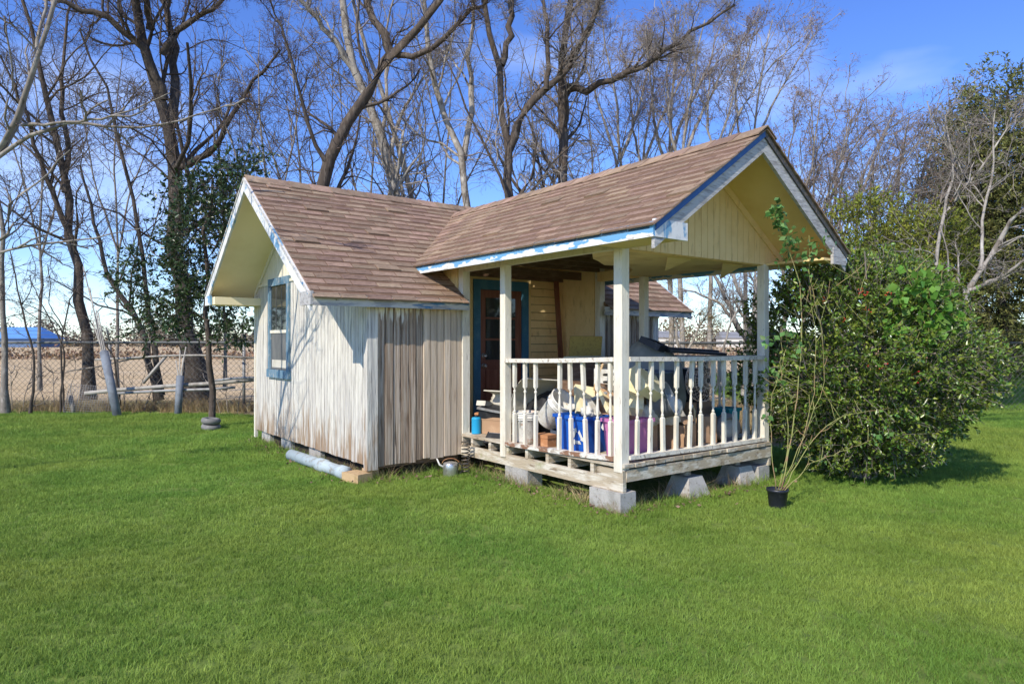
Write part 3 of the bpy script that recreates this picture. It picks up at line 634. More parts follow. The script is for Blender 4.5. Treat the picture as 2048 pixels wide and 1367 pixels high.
# ------------------------------------------------------------------ junk on and around the porch
FZ = .447
def jloc(o, x, y, z, rz=0): o.location = HL(x, y, z); o.rotation_euler = (0, 0, TH+rz); return o
def bin_(name, x, y, sx, sy, h, mat, lab, rz=0, logo=False, rib=True):
    e = jloc(empty(name), x, y, FZ, rz); tag(e, lab, 'bin')
    m = MB(); t = .82; wl_ = .006
    def ring(s, z): return [(-sx/2*s, -sy/2*s, z), (sx/2*s, -sy/2*s, z), (sx/2*s, sy/2*s, z), (-sx/2*s, sy/2*s, z)]
    vs = ring(t, 0)+ring(1, h)+ring(.97, h)+ring(t*.97, .01)
    fs = [(3, 2, 1, 0)]+[(i, (i+1) % 4, 4+(i+1) % 4, 4+i) for i in range(4)]+[(4+i, 4+(i+1) % 4, 8+(i+1) % 4, 8+i) for i in range(4)]+[(8+i, 8+(i+1) % 4, 12+(i+1) % 4, 12+i) for i in range(4)]+[(12, 13, 14, 15)]
    m.add(vs, fs); m.build('body', mat, e)
    r_ = MB(); a, b = sx/2+.014, sy/2+.014
    for x0, x1, y0, y1 in ((-a, a, -b, -b+.02), (-a, a, b-.02, b), (-a, -a+.02, -b+.02, b-.02), (a-.02, a, -b+.02, b-.02)): r_.box(x0, x1, y0, y1, h-.03, h+.004)
    r_.box(-a-.008, -a, -.07, .07, h-.035, h-.012); r_.build('rim', mat, e)
    return e
bb = bin_('recycling_bin', .27, .80, .33, .50, .36, M['bluepl'], 'bright blue recycling bin behind the side railing')
# the recycling mark on the blue bin: three bent arrows round a triangle
def arrow_mark(parent, s):
    for k in range(3):
        m = MB(); M3 = Matrix.Rotation(k*2*math.pi/3, 4, 'X')
        pts = [(0, -.032, -.045), (0, .026, -.045), (0, .026, -.058), (0, .052, -.036), (0, .026, -.014), (0, .026, -.024), (0, -.022, -.024)]
        m.prism([M3 @ Vector(p)*s for p in pts], (-.0015, 0, 0))
        o = m.build('recycling_mark', M['whitepl'], parent); o.location = (-.156, -.09, .155); o.rotation_euler = (0, -.085, 0)
arrow_mark(bb, 1.5)
pk = bin_('storage_tub', .33, .235, .38, .30, .37, M['pinkpl'], 'pink plastic storage tub behind the corner post')
bin_('storage_tub', 2.08, .36, .22, .20, .36, M['tealpl'], 'teal plastic box at the far end of the porch')
def bucket(name, mat, loc, rot, lab, r1=.15, r0=.128, h=.37, inner=None):
    e = empty(name); e.location = loc; e.rotation_euler = rot; tag(e, lab, 'bucket')
    MB().lathe([(0, 0), (r0*.97, 0), (r0, .01), (r1-.004, h*.86), (r1, h*.87), (r1, h), (r1-.008, h), (r1-.014, h*.87), (r0-.008, .02), (0, .02)], 28, close=False).build('body', mat, e)
    MB().lathe([(r1-.003, h*.74), (r1+.008, h*.745), (r1+.008, h*.765), (r1-.002, h*.77), (r1-.002, h*.80), (r1+.008, h*.805), (r1+.008, h*.825), (r1-.002, h*.83), (r1-.002, h*.955), (r1+.006, h*.96), (r1+.007, h*.995), (r1-.001, h)], 28, close=False).build('rim', M['whitepl'], e)
    hp = [Vector((math.cos(a)*(r1+.012), math.sin(a)*.03-.02, h*.78-math.sin(a)*.19)) for a in np.linspace(0, math.pi, 13)]
    MB().tube(hp, .003, 5).build('handle', M['steel'], e)
    return e
# the tilted bucket: its mouth points up, to the right and towards the viewer
ax = (HL(0, 0, 0)*0+Vector((.42, -.46, .60))).normalized()
b1 = bucket('paint_bucket', M['whitepl'], HL(.34, 1.45, .68), ax.to_track_quat('Z', 'X').to_euler(), 'tilted white plastic bucket with its open mouth facing out over the junk')
b2 = bucket('paint_bucket', M['dirtywhite'], HL(.20, 1.64, FZ), (0, 0, 1.0), 'upright rust-stained white bucket on the porch floor below the tilted bucket', h=.33)
def crate(name, size, mat, lab, cat, x, y, z, rot=(0, 0, 0), slats=None, bevel=.006):
    sx, sy, sz = size; e = empty(name); e.location = HL(x, y, z); e.rotation_euler = (Matrix.Rotation(TH, 3, 'Z') @ Matrix.Rotation(rot[2], 3, 'Z') @ Matrix.Rotation(rot[1], 3, 'Y') @ Matrix.Rotation(rot[0], 3, 'X')).to_euler(); tag(e, lab, cat)
    return e
def carton(name, size, mat, lab, x, y, z, rz=0, tilt=(0, 0), flaps=True, cat='box'):
    sx, sy, sz = size; e = crate(name, size, mat, lab, cat, x, y, z, (tilt[0], tilt[1], rz))
    m = MB(); t = .006
    m.box(-sx/2, sx/2, -sy/2, sy/2, 0, t).box(-sx/2, -sx/2+t, -sy/2, sy/2, t, sz).box(sx/2-t, sx/2, -sy/2, sy/2, t, sz).box(-sx/2+t, sx/2-t, -sy/2, -sy/2+t, t, sz).box(-sx/2+t, sx/2-t, sy/2-t, sy/2, t, sz)
    m.build('walls', mat, e)
    if flaps:
        for s in (-1, 1):
            f_ = MB().box(-sx/2+.003, sx/2-.003, -.0, sy*.42, 0, .004); o = f_.build('flap', mat, e); o.location = (0, s*sy/2, sz); o.rotation_euler = (R(rng.uniform(-25, 35)), 0, 0 if s < 0 else math.pi)
    else: MB().box(-sx/2-.006, sx/2+.006, -sy/2-.006, sy/2+.006, sz, sz+.035).build('lid', mat, e)
    return e
carton('cardboard_box', (.42, .46, .30), M['card'], 'large brown cardboard box on the porch floor behind the blue bin', .78, .86, FZ, .1, flaps=False)
carton('cardboard_box', (.36, .40, .24), M['card'], 'brown cardboard box stacked on the larger one behind the side railing', .78, .84, FZ+.337, -.1, flaps=False)
carton('white_carton', (.24, .34, .20), M['whitepl'], 'open white carton on top of the stacked cardboard boxes', .74, .82, FZ+.337+.278, .15)
carton('white_carton', (.18, .2, .18), M['whitepl'], 'small white carton beside the corner post at rail height', .66, .50, 1.06, -.3, flaps=False)
carton('plastic_crate', (.34, .34, .60), M['card'], 'tall brown box supporting the small white carton', .68, .48, FZ, .0, flaps=False)
# foam wedges
def slab(name, size, mat, lab, cat, x, y, z, rot, curve=0):
    sx, sy, sz = size; m = MB(); n = 8; vs = []
    for i in range(n+1):
        t = i/n-.5; zz = curve*(1-4*t*t)
        for a, c in ((-.5, 0), (.5, 0), (.5, 1), (-.5, 1)): vs.append((t*sx, a*sy, zz+c*sz))
    fs = [(3, 2, 1, 0), tuple(4*n+i for i in range(4))]
    for i in range(n):
        for j in range(4): fs.append((4*i+j, 4*i+4+j, 4*i+4+(j+1) % 4, 4*i+(j+1) % 4))
    m.add(vs, fs); o = m.build(name, mat); o.location = HL(x, y, z); o.rotation_euler = (Matrix.Rotation(TH, 3, 'Z') @ Matrix.Rotation(rot[2], 3, 'Z') @ Matrix.Rotation(rot[1], 3, 'Y') @ Matrix.Rotation(rot[0], 3, 'X')).to_euler(); tag(o, lab, cat); return o
slab('foam_block', (.50, .24, .10), M['foam'], 'cream foam slab leaning behind the corner post', 'foam', .50, .36, 1.0, (.2, -.65, .7))
slab('foam_block', (.42, .26, .12), M['foam'], 'yellow foam cushion just right of the corner post', 'foam', .52, .22, 1.10, (.9, .3, .2))
slab('foam_block', (.55, .12, .05), M['foam'], 'cream board lying across the boxes behind the blue bin', 'board', .52, .72, .92, (.5, -.35, 1.0))
slab('foam_block', (.42, .10, .04), M['whitepl'], 'white strip of moulding sticking up out of the blue bin', 'moulding', .36, .70, .80, (.2, -.7, 1.5))
slab('canvas_sheet', (.80, .44, .012), M['canvas'], 'beige canvas sheet draped over black bags beside the door', 'sheet', .42, 1.78, .86, (.1, .75, 1.25), .12)
slab('canvas_sheet', (.6, .30, .014), M['canvas'], 'folded beige canvas lying by the door', 'sheet', .50, 2.42, .80, (.0, .55, .3), .07)
slab('canvas_sheet', (.5, .12, .06), M['canvas'], 'rolled beige cloth pushed against the door', 'cloth', .36, 2.58, .70, (.0, .35, .5), .03)
# black bags behind the canvas
def blob(name, mat, lab, cat, x, y, z, rx, ry, rz_, seed, amp=.16, seg=18):
    V = []; F = []; n = seg
    for i in range(n+1):
        ph = math.pi*i/n
        for j in range(n*2):
            th_ = math.pi*j/n; d_ = Vector((math.sin(ph)*math.cos(th_), math.sin(ph)*math.sin(th_), math.cos(ph)))
            s = 1+amp*mnoise.noise(d_*2.2+Vector((seed, 0, 0)))+amp*.5*mnoise.noise(d_*6+Vector((0, seed, 0)))
            V.append((d_.x*rx*s, d_.y*ry*s, max(d_.z*rz_*s, -rz_*.8)))
    for i in range(n):
        for j in range(n*2): F.append((i*2*n+j, (i+1)*2*n+j, (i+1)*2*n+(j+1) % (2*n), i*2*n+(j+1) % (2*n)))
    m = MB(); m.add(V, F, True); o = m.build(name, mat); o.location = HL(x, y, z); o.rotation_euler = (0, 0, TH); tag(o, lab, cat); return o
blob('rubbish_bag', M['blackpl'], 'black rubbish bag under the beige canvas near the door', 'bag', .62, 1.70, FZ+.24, .28, .34, .30, 1)
blob('rubbish_bag', M['blackpl'], 'low black rubbish bag behind the tilted bucket', 'bag', .75, 1.30, FZ+.22, .26, .25, .28, 2)
blob('rubbish_bag', M['whitepl'], 'crumpled white bag behind the front railing', 'bag', .95, .30, FZ+.40, .17, .17, .17, 3, .35)
blob('rubbish_bag', M['canvas'], 'crumpled tan paper bag low behind the front railing', 'bag', .66, .30, FZ+.36, .14, .13, .12, 4, .35)
blob('rubbish_bag', M['canvas'], 'crumpled pale bag leaning behind the middle of the front railing', 'bag', 1.30, .50, FZ+.20, .16, .16, .2, 9, .4)
blob('glove', M['whitepl'], 'white crumpled rag on the rim of the blue bin', 'rag', .20, .66, FZ+.40, .05, .075, .055, 5, .5, 10)
# tarp heap behind the front railing with a black tray and slats on it
blob('covered_grill', M['tarp'], 'olive grey tarp heaped over something tall behind the front railing', 'tarp', 1.50, 1.02, FZ+.56, .42, .44, .55, 6, .10)
def tub(name, mat, lab, x, y, z, r, h, rot=(0, 0, 0), cat='tub'):
    m = MB().lathe([(0, 0), (r*.85, 0), (r*.87, .01), (r, h*.95), (r*1.05, h*.96), (r*1.05, h), (r*.97, h), (r*.84, .015), (0, .015)], 26, close=False)
    o = m.build(name, mat); o.location = HL(x, y, z); o.rotation_euler = (Matrix.Rotation(TH, 3, 'Z') @ Matrix.Rotation(rot[2], 3, 'Z') @ Matrix.Rotation(rot[1], 3, 'Y') @ Matrix.Rotation(rot[0], 3, 'X')).to_euler(); tag(o, lab, cat); return o
tub('rubbish_bin', M['slate'], 'tall slate-blue rubbish bin behind the front railing', 1.10, .56, FZ, .19, .80)
tub('plastic_tub', M['greypl'], 'round grey tub lying on its side behind the corner post', .74, .30, FZ+.46, .17, .22, (1.2, 0, .5))
tub('plastic_tub', M['greypl'], 'grey tub standing beside the pink tub', .74, .52, FZ, .18, .30)
tray = crate('tray', (1, 1, 1), None, 'black tray tipped up on top of the tarp heap', 'tray', 1.45, .86, 1.48, (.42, .12, .3))
m = MB().box(-.2, .2, -.13, .13, 0, .012).box(-.2, .2, -.13, -.115, .012, .07).box(-.2, .2, .115, .13, .012, .07).box(-.2, -.185, -.115, .115, .012, .07).box(.185, .2, -.115, .115, .012, .07); m.build('pan', M['blackpl'], tray); MB().box(-.21, .21, -.14, -.131, .055, .075).build('lip', M['blackpl'], tray)
for k, (xx, yy, rz_) in enumerate(((1.80, .56, -.25), (1.86, .68, -.15))):
    slab('dark_slat', (.78, .09, .03), M['blackpl'], ('black slat lying nearest the front rail' , 'black slat lying behind the nearest slat')[k]+' beside the tray', 'slat', xx, yy, 1.415+.03*k, (.1, .05, rz_))
carton('plastic_crate', (.34, .36, .34), M['blackpl'], 'black crate standing at the far end behind the fan', 1.95, .80, FZ+.42, .1, flaps=False)
carton('cardboard_box', (.40, .42, .38), M['card'], 'dark brown box under the black crate', 1.95, .80, FZ, .05, flaps=False)
# pedestal fan with a round wire cage
fan = crate('pedestal_fan', (1, 1, 1), None, 'pedestal fan with a round rusty wire cage behind the front railing', 'fan', 1.45, .27, FZ, (0, 0, -.15))
MB().lathe([(0, 0), (.17, 0), (.17, .015), (.05, .035), (.016, .05), (.016, .60), (0, .60)], 22).build('stand', M['darkmetal'], fan)
cage = MB(); ax_c = Vector((0, -.05, .70))
for rr, yy in ((.225, 0), (.225, -.02), (.16, -.075), (.16, .07), (.08, -.095), (.08, .085), (.03, -.098)):
    cage.tube([ax_c+Vector((rr*math.cos(a), yy, rr*math.sin(a))) for a in np.linspace(0, 2*math.pi, 33)], .0035, 5, cap=False)
for k in range(30):
    a = 2*math.pi*k/30
    for s in (-1, 1):
        cage.tube([ax_c+Vector((r_*math.cos(a), s*yy, r_*math.sin(a))) for r_, yy in ((.03, .098), (.08, .093), (.16, .073), (.225, .006))], .0022, 4, cap=False)
cage.build('cage', M['wire'], fan)
bl = MB()
for k in range(4):
    a = k*math.pi/2; d1 = Vector((math.cos(a), 0, math.sin(a))); d2 = Vector((-math.sin(a), .35, math.cos(a)))
    bl.prism([ax_c+d1*.03-d2*.02, ax_c+d1*.19-d2*.06, ax_c+d1*.20+d2*.05, ax_c+d1*.05+d2*.03], (0, .004, 0))
bl.build('blades', M['darkmetal'], fan)
MB().lathe([(0, 0), (.055, .01), (.06, .06), (.05, .13), (0, .15)], 16, Matrix.Translation(ax_c+Vector((0, .01, 0))) @ Matrix.Rotation(R(-90), 4, 'X')).build('motor', M['darkmetal'], fan)
# small wheel
wh = crate('small_wheel', (1, 1, 1), None, 'small grey wheel with rubber tyre leaning behind the front railing', 'wheel', 1.86, .20, FZ+.165, (0, 0, -.2))
pr = [(.10, -.045), (.13, -.05), (.155, -.038), (.163, 0), (.155, .038), (.13, .05), (.10, .045)]
MB().lathe(pr+[pr[0]], 30, Matrix.Rotation(R(90), 4, 'X'), close=False).build('tyre', M['tyre'], wh)
MB().lathe([(0, -.02), (.03, -.035), (.04, -.02), (.085, -.012), (.10, -.035), (.103, -.035), (.103, .03), (0, .02)], 24, Matrix.Rotation(R(90), 4, 'X')).build('rim', M['canvas'], wh)
# rolled mat on the boxes, board and stick at the back of the porch
mb = MB(); mb.lathe([(0, 0), (.034, 0), (.038, .004), (.038, .62), (.034, .626), (.02, .62), (.02, .55), (0, .55)], 18)
o = mb.build('rolled_mat', M['foam']); o.location = HL(1.02, 1.92, 1.335); o.rotation_euler = (Matrix.Rotation(TH, 3, 'Z') @ Matrix.Rotation(R(90), 3, 'Y') @ Matrix.Rotation(.0, 3, 'X')).to_euler(); tag(o, 'cream rolled mat lying just above the side rail', 'mat')
carton('cabinet', (.50, .40, .84), M['brownwood'], 'dark brown cabinet under the rolled mat inside the porch', 1.36, 1.92, FZ, .0, flaps=False)
slab('ochre_board', (.32, .46, .02), M['board'], 'ochre fibreboard square leaning upright inside the porch', 'board', 1.92, 2.5, 1.47, (.0, 1.35, 1.15))
carton('cabinet', (.5, .5, .85), M['brownwood'], 'low brown cupboard below the leaning ochre board', 1.98, 2.62, FZ, .0, flaps=False)
mb = MB(); mb.prism([(-.035, -.02, 0), (.035, -.02, 0), (.035, .02, 0), (-.035, .02, 0)][::-1], (-.06, .12, 2.0)); o = mb.build('leaning_plank', M['doorwood']); o.location = HL(2.20, 3.25, FZ); o.rotation_euler = (0, 0, TH); tag(o, 'dark red-brown plank leaning in the corner right of the door', 'plank')
# things in the gap between post and front wall
def can(x, y, z, r, h, mat, lab, lid=None):
    e = jloc(empty('tin_can'), x, y, z); tag(e, lab, 'can')
    MB().lathe([(0, 0), (r*.97, 0), (r, .006), (r*.985, .012), (r*.985, h-.03), (r, h-.024), (r*.9, h-.006), (r*.55, h), (0, h)], 22).build('body', mat, e)
    MB().lathe([(0, h), (r*.35, h), (r*.35, h+.022), (0, h+.024)] if lid is None else [(0, h-.01), (r*1.1, h-.01), (r*1.12, h+.012), (r*.9, h+.02), (0, h+.02)], 20).build('lid', lid or M['blackpl'], e)
    return e
can(.115, 2.50, FZ, .058, .20, M['cancyan'], 'bright cyan spray can at the edge of the porch by the front wall')
can(.24, 2.56, FZ, .085, .22, M['dirtywhite'], 'paint tin with a terracotta coloured lid behind the cyan can', M['rust'])
# slatted black plastic crate, tipped
sl_ = crate('slatted_crate', (1, 1, 1), None, 'black slatted plastic crate tipped against the side post', 'crate', .14, 2.02, FZ+.03, (.0, .75, .35))
m = MB()
for k in range(9): m.box(-.02+k*.035, -.004+k*.035, -.17, .17, .0, .012)
m.build('slats', M['greypl'], sl_)
MB().box(-.03, .30, -.18, -.17, -.14, .014).box(-.03, .30, .17, .18, -.14, .014).box(-.03, -.02, -.17, .17, -.14, .0).box(.29, .30, -.17, .17, -.14, .0).build('sides', M['blackpl'], sl_)
bt = crate('tray', (1, 1, 1), None, 'shallow black tub with a grey lip by the door', 'tub', .34, 2.36, FZ+.18, (.12, -.1, .4))
MB().prism([(-.13, -.17, 0), (.13, -.17, 0), (.16, -.2, .13), (-.16, -.2, .13)], (0, .38, 0)).build('body', M['blackpl'], bt); MB().box(-.18, .18, -.215, -.2, .115, .14).box(-.18, .18, .18, .2, .115, .14).box(-.18, -.16, -.2, .18, .115, .14).box(.16, .18, -.2, .18, .115, .14).build('lip', M['galv'], bt)
carton('cardboard_box', (.3, .34, .17), M['card'], 'flat brown box under the black tub by the door', .35, 2.38, FZ, .3, flaps=False)
def stick(name, pts, r, mat, lab, cat):
    P_ = [HL(*p) for p in pts]; b_ = P_[0].copy(); o = MB().tube([q-b_ for q in P_], r, 8).build(name, mat); o.location = b_; tag(o, lab, cat); return o
stick('broom_handle', [(.55, 1.15, .50), (.60, .95, 1.1), (.62, .86, 1.32)], .012, M['rawwood'], 'wooden broom handle sticking up behind the tilted bucket', 'handle')
stick('garden_hose', [(.62+.16*math.cos(a), .62+.16*math.sin(a), FZ+.66+.012*a) for a in np.linspace(0, 12.5, 40)], .012, M['blackpl'], 'coiled black hose lying on the boxes behind the blue bin', 'hose')
stick('grey_pipe', [(.45, 1.02, .88), (.72, .60, 1.12)], .022, M['greypl'], 'short dark grey pipe lying across the junk behind the blue bin', 'pipe')
stick('plank', [(.9, 1.3, .62), (.55, .35, .98)], .028, M['rawwood'], 'raw plank lying slanted across the middle of the porch', 'plank')
stick('bent_tube', [(1.15, .16, .60), (1.16, .15, .82), (1.20, .15, .90), (1.25, .16, .84), (1.25, .16, .70)], .010, M['steel'], 'bent bright metal tube hanging behind the front railing', 'tube')
carton('orange_box', (.16, .20, .09), M['rust'], 'small orange box on the deck between the white bucket and the blue bin', .16, 1.25, FZ, .1, flaps=False)
carton('jar_box', (.14, .18, .16), M['slate'], 'small dark box of jars left of the blue bin', .30, 1.18, FZ, -.2, flaps=True)
carton('cardboard_box', (.26, .3, .26), M['card'], 'brown carton between the pink tub and the fan', 1.12, .28, FZ, .25, flaps=True)
carton('cardboard_box', (.22, .2, .3), M['card'], 'small carton low behind the middle of the front railing', 1.62, .34, FZ, -.3, flaps=True)
slab('foam_block', (.34, .22, .05), M['foam'], 'cream panel leaning between boxes behind the middle of the side railing', 'foam', .46, .98, .92, (.3, -.9, .9))
slab('foam_block', (.30, .18, .05), M['whitepl'], 'white panel tipped behind the front railing beside the grey tub', 'panel', .92, .42, 1.02, (.9, .4, .3))
slab('brown_board', (.6, .2, .03), M['brownwood'], 'dark brown board lying across the boxes under the white carton', 'board', .62, .66, 1.06, (.05, -.1, 1.2))
blob('rubbish_bag', M['slate'], 'dark blue bag slumped on the porch floor by the door', 'bag', .70, 2.15, FZ+.20, .22, .26, .26, 12)
blob('rubbish_bag', M['canvas'], 'dirty cream bundle on top of the flat box by the door', 'bag', .52, 2.50, FZ+.36, .13, .2, .13, 13, .3)
# coil spring leaning on the beam, kettle on the ground
cs = MB(); base = HL(-.13, 2.36, .0); 
pts = [base+Vector((.045*math.cos(a), .045*math.sin(a), .02+a*.0068)) for a in np.linspace(0, 2*math.pi*9, 150)]
cs.tube(pts, .0075, 6); o = cs.build('coil_spring', M['darkmetal']); tag(o, 'dark coil spring standing on the grass against the porch beam', 'spring')
kt = empty('kettle'); kt.location = HL(-.30, 2.42, .0); tag(kt, 'dented bright metal kettle lying in the grass below the front wall', 'kettle')
MB().lathe([(0, 0), (.085, 0), (.09, .008), (.088, .13), (.082, .15), (.03, .165), (0, .166)], 24).build('body', M['steel'], kt)
MB().tube([Vector((math.cos(a)*.06+.075, 0, .085+math.sin(a)*.07)) for a in np.linspace(-1.3, 1.3, 12)], .006, 6).build('handle', M['blackpl'], kt)
MB().tube([Vector((-.08, 0, .10)), Vector((-.13, 0, .13)), Vector((-.16, .0, .20))], [.014, .011, .008], 8).build('spout', M['whitepl'], kt)
MB().tube([Vector((math.cos(a)*.10, .01, .14+math.sin(a)*.06)) for a in np.linspace(0, math.pi, 12)], .003, 5).build('bail', M['rust'], kt)

# ------------------------------------------------------------------ vegetation builders
def tubes(P, Rr, k):
    """P (B,N,3), Rr (B,N) -> V, F"""
    B, N, _ = P.shape
    T = np.gradient(P, axis=1); T /= np.linalg.norm(T, axis=2, keepdims=True)+1e-9
    ref = np.where(np.abs(T[..., 2:3]) > .8, np.array([1., 0, 0]), np.array([0, 0, 1.]))
    U = np.cross(T, ref); U /= np.linalg.norm(U, axis=2, keepdims=True)+1e-9
    Q = np.cross(T, U)
    a = np.arange(k)*2*np.pi/k
    V = P[:, :, None, :]+Rr[:, :, None, None]*(U[:, :, None, :]*np.cos(a)[None, None, :, None]+Q[:, :, None, :]*np.sin(a)[None, None, :, None])
    idx = np.arange(B*N*k).reshape(B, N, k)
    a0 = idx[:, :-1, :]; b0 = np.roll(a0, -1, 2); a1 = idx[:, 1:, :]; b1 = np.roll(a1, -1, 2)
    F = np.stack([a0, b0, b1, a1], -1).reshape(-1, 4)
    return V.reshape(-1, 3), F

def resample(pts, n):
    pts = np.array([tuple(p) for p in pts], float); d = np.r_[0, np.cumsum(np.linalg.norm(np.diff(pts, axis=0), axis=1))]
    t = np.linspace(0, d[-1], n)
    # smooth (Catmull-like) by fine linear then box filter
    f = np.linspace(0, d[-1], n*6); q = np.stack([np.interp(f, d, pts[:, i]) for i in range(3)], 1)
    kk = np.ones(7)/7; pad = np.pad(q, ((3, 3), (0, 0)), 'edge'); pad[:3] = 2*q[0]-q[3:0:-1]; pad[-3:] = 2*q[-1]-q[-2:-5:-1]
    q = np.stack([np.convolve(pad[:, i], kk, 'valid') for i in range(3)], 1)
    return np.stack([np.interp(t, f, q[:, i]) for i in range(3)], 1)

def spawn(P, Rr, m, rg, ratio, ang, npts=5, t0=.25, trop=.15, wig=.22, rmin=.003, rfac=.55, lmin=.08, taper=.35):
    B, N, _ = P.shape
    seg = np.linalg.norm(np.diff(P, axis=1), axis=2).sum(1)
    t = rg.uniform(t0, 1, (B, m)); ft = t*(N-1); i0 = np.minimum(ft.astype(int), N-2); fr = (ft-i0)[..., None]
    bi = np.arange(B)[:, None]
    A = P[bi, i0]*(1-fr)+P[bi, i0+1]*fr
    T = P[bi, i0+1]-P[bi, i0]; T /= np.linalg.norm(T, axis=2, keepdims=True)+1e-9
    r0 = (Rr[bi, i0]*(1-fr[..., 0])+Rr[bi, i0+1]*fr[..., 0])*rfac
    rnd = rg.normal(size=(B, m, 3)); perp = rnd-(rnd*T).sum(-1, keepdims=True)*T; perp /= np.linalg.norm(perp, axis=2, keepdims=True)+1e-9
    an = np.radians(rg.uniform(ang*.6, ang*1.35, (B, m)))[..., None]
    D = np.cos(an)*T+np.sin(an)*perp; D[..., 2] += trop; D /= np.linalg.norm(D, axis=2, keepdims=True)
    ln = np.maximum(seg[:, None]*ratio*rg.uniform(.55, 1.25, (B, m))*(1.15-.75*t), lmin)
    D = D.reshape(-1, 3); A = A.reshape(-1, 3); ln = ln.reshape(-1); r0 = np.maximum(r0.reshape(-1), rmin)
    out_ = [A]; cur = A; d = D
    for i in range(npts-1):
        cur = cur+d*(ln/(npts-1))[:, None]; out_.append(cur)
        d = d+rg.normal(size=d.shape)*wig; d[:, 2] += trop*.35; d /= np.linalg.norm(d, axis=1, keepdims=True)
    P2 = np.stack(out_, 1); R2 = np.maximum(r0[:, None]*np.linspace(1, taper, npts)[None], rmin*.7)
    return P2, R2

def leaf_quads(A, D, size, rg, wfac=.5, fold=.25):
    """leaves at A pointing along D: folded four-cornered blades"""
    n = len(A); D = D/(np.linalg.norm(D, axis=1, keepdims=True)+1e-9)
    rnd = rg.normal(size=(n, 3)); S_ = np.cross(D, rnd); S_ /= np.linalg.norm(S_, axis=1, keepdims=True)+1e-9
    Nn = np.cross(D, S_); s = (size*rg.uniform(.65, 1.3, n))[:, None]
    mid = A+D*s*.48
    V = np.stack([A, mid+S_*s*wfac*.5+Nn*s*fold*.5, A+D*s, mid-S_*s*wfac*.5+Nn*s*fold*.5], 1)
    F = np.arange(n*4).reshape(n, 4)
    F = np.concatenate([F[:, [0, 1, 2]], F[:, [0, 2, 3]]])
    return V.reshape(-1, 3), F

def merge(parts):
    Vs = []; Fs = []; n = 0
    for V, F in parts: Vs.append(V); Fs.append(F+n); n += len(V)
    return np.concatenate(Vs), np.concatenate(Fs)

def bare_tree(name, label, paths, seed, bark='barkdark', twig='twigdark', dens=1.0, limbs=9, lratio=.34, buds=0, cat='tree', group='bare winter trees', fine=True, twr=.0030, lang=48, t0=.3):
    """paths: list of (points, r_start, r_end); the first is the trunk, the others its main limbs"""
    rg = np.random.default_rng(seed)
    base = Vector(paths[0][0][0])
    e = empty(name, (base.x, base.y, 0), 0, label, cat, group)
    off = np.array([base.x, base.y, 0.])
    tr = []; N = 14; mainP = []; mainR = []
    for i, (pts, ra, rb) in enumerate(paths):
        P = resample(pts, N)-off
        P[1:-1] += rg.normal(size=(N-2, 3))*(.35*ra)
        rr = np.linspace(ra, rb, N)*(1+rg.normal(size=N)*.05)
        if i == 0 and P[0, 2] < .35: rr[0] *= 1.5; rr[1] *= 1.1
        mainP.append(P); mainR.append(rr)
    mp_ = np.array(mainP); mr_ = np.array(mainR)
    tr.append(tubes(mp_, mr_, 9))
    # knots and side limbs
    m1 = max(2, int(limbs*dens))
    P1, R1 = spawn(mp_, mr_, m1, rg, lratio, lang, 8, t0, .22, .2, .012, .42)
    hi = P1[:, 0, 2] > (1.6 if paths[0][0][-1][2] > 2.2 else .1)
    P1, R1 = P1[hi], R1[hi]
    tr.append(tubes(P1, R1, 6))
    V, F = merge(tr); o = link('trunk', npmesh('trunk', V, F, True), M[bark], e)
    cr = []
    ends = P1
    allb = [P1]
    P2, R2 = spawn(P1, R1, int(6*dens+1), rg, .60, 50, 7, .12, .10, .26, .005, .50, .3)
    cr.append(tubes(P2, R2, 4))
    P2b, R2b = spawn(mp_, mr_, int(11*dens), rg, .22, 62, 7, .25, .08, .26, .005, .16, .3)
    k_ = P2b[:, 0, 2] > (1.5 if paths[0][0][-1][2] > 2.2 else .1); P2b, R2b = P2b[k_], R2b[k_]
    cr.append(tubes(P2b, R2b, 4))
    P2 = np.concatenate([P2, P2b]); R2 = np.concatenate([R2, R2b])
    P3, R3 = spawn(P2, R2, int(5*dens+1), rg, .55, 48, 5, .15, .06, .26, twr, .6, .16)
    cr.append(tubes(P3, R3, 3))
    tips = P3
    if fine:
        P4, R4 = spawn(P3, R3, max(2, int(3*dens+.5)), rg, .5, 45, 4, .2, .05, .24, twr*.8, .7, .1)
        cr.append(tubes(P4, R4, 3)); tips = P4
    V, F = merge(cr); link('crown', npmesh('crown', V, F), M[twig], e)
    if buds:
        sel = rg.random(len(tips)) < buds
        A = tips[sel][:, -1, :]; A = np.concatenate([A, tips[sel][:, -2, :]])
        D = rg.normal(size=A.shape); D[:, 2] -= .8
        Vb, Fb = leaf_quads(A, D, .045, rg, .6)
        o = link('seed_clusters', npmesh('seed_clusters', Vb, Fb), M['bud'], e); o['kind'] = 'stuff'
    return e

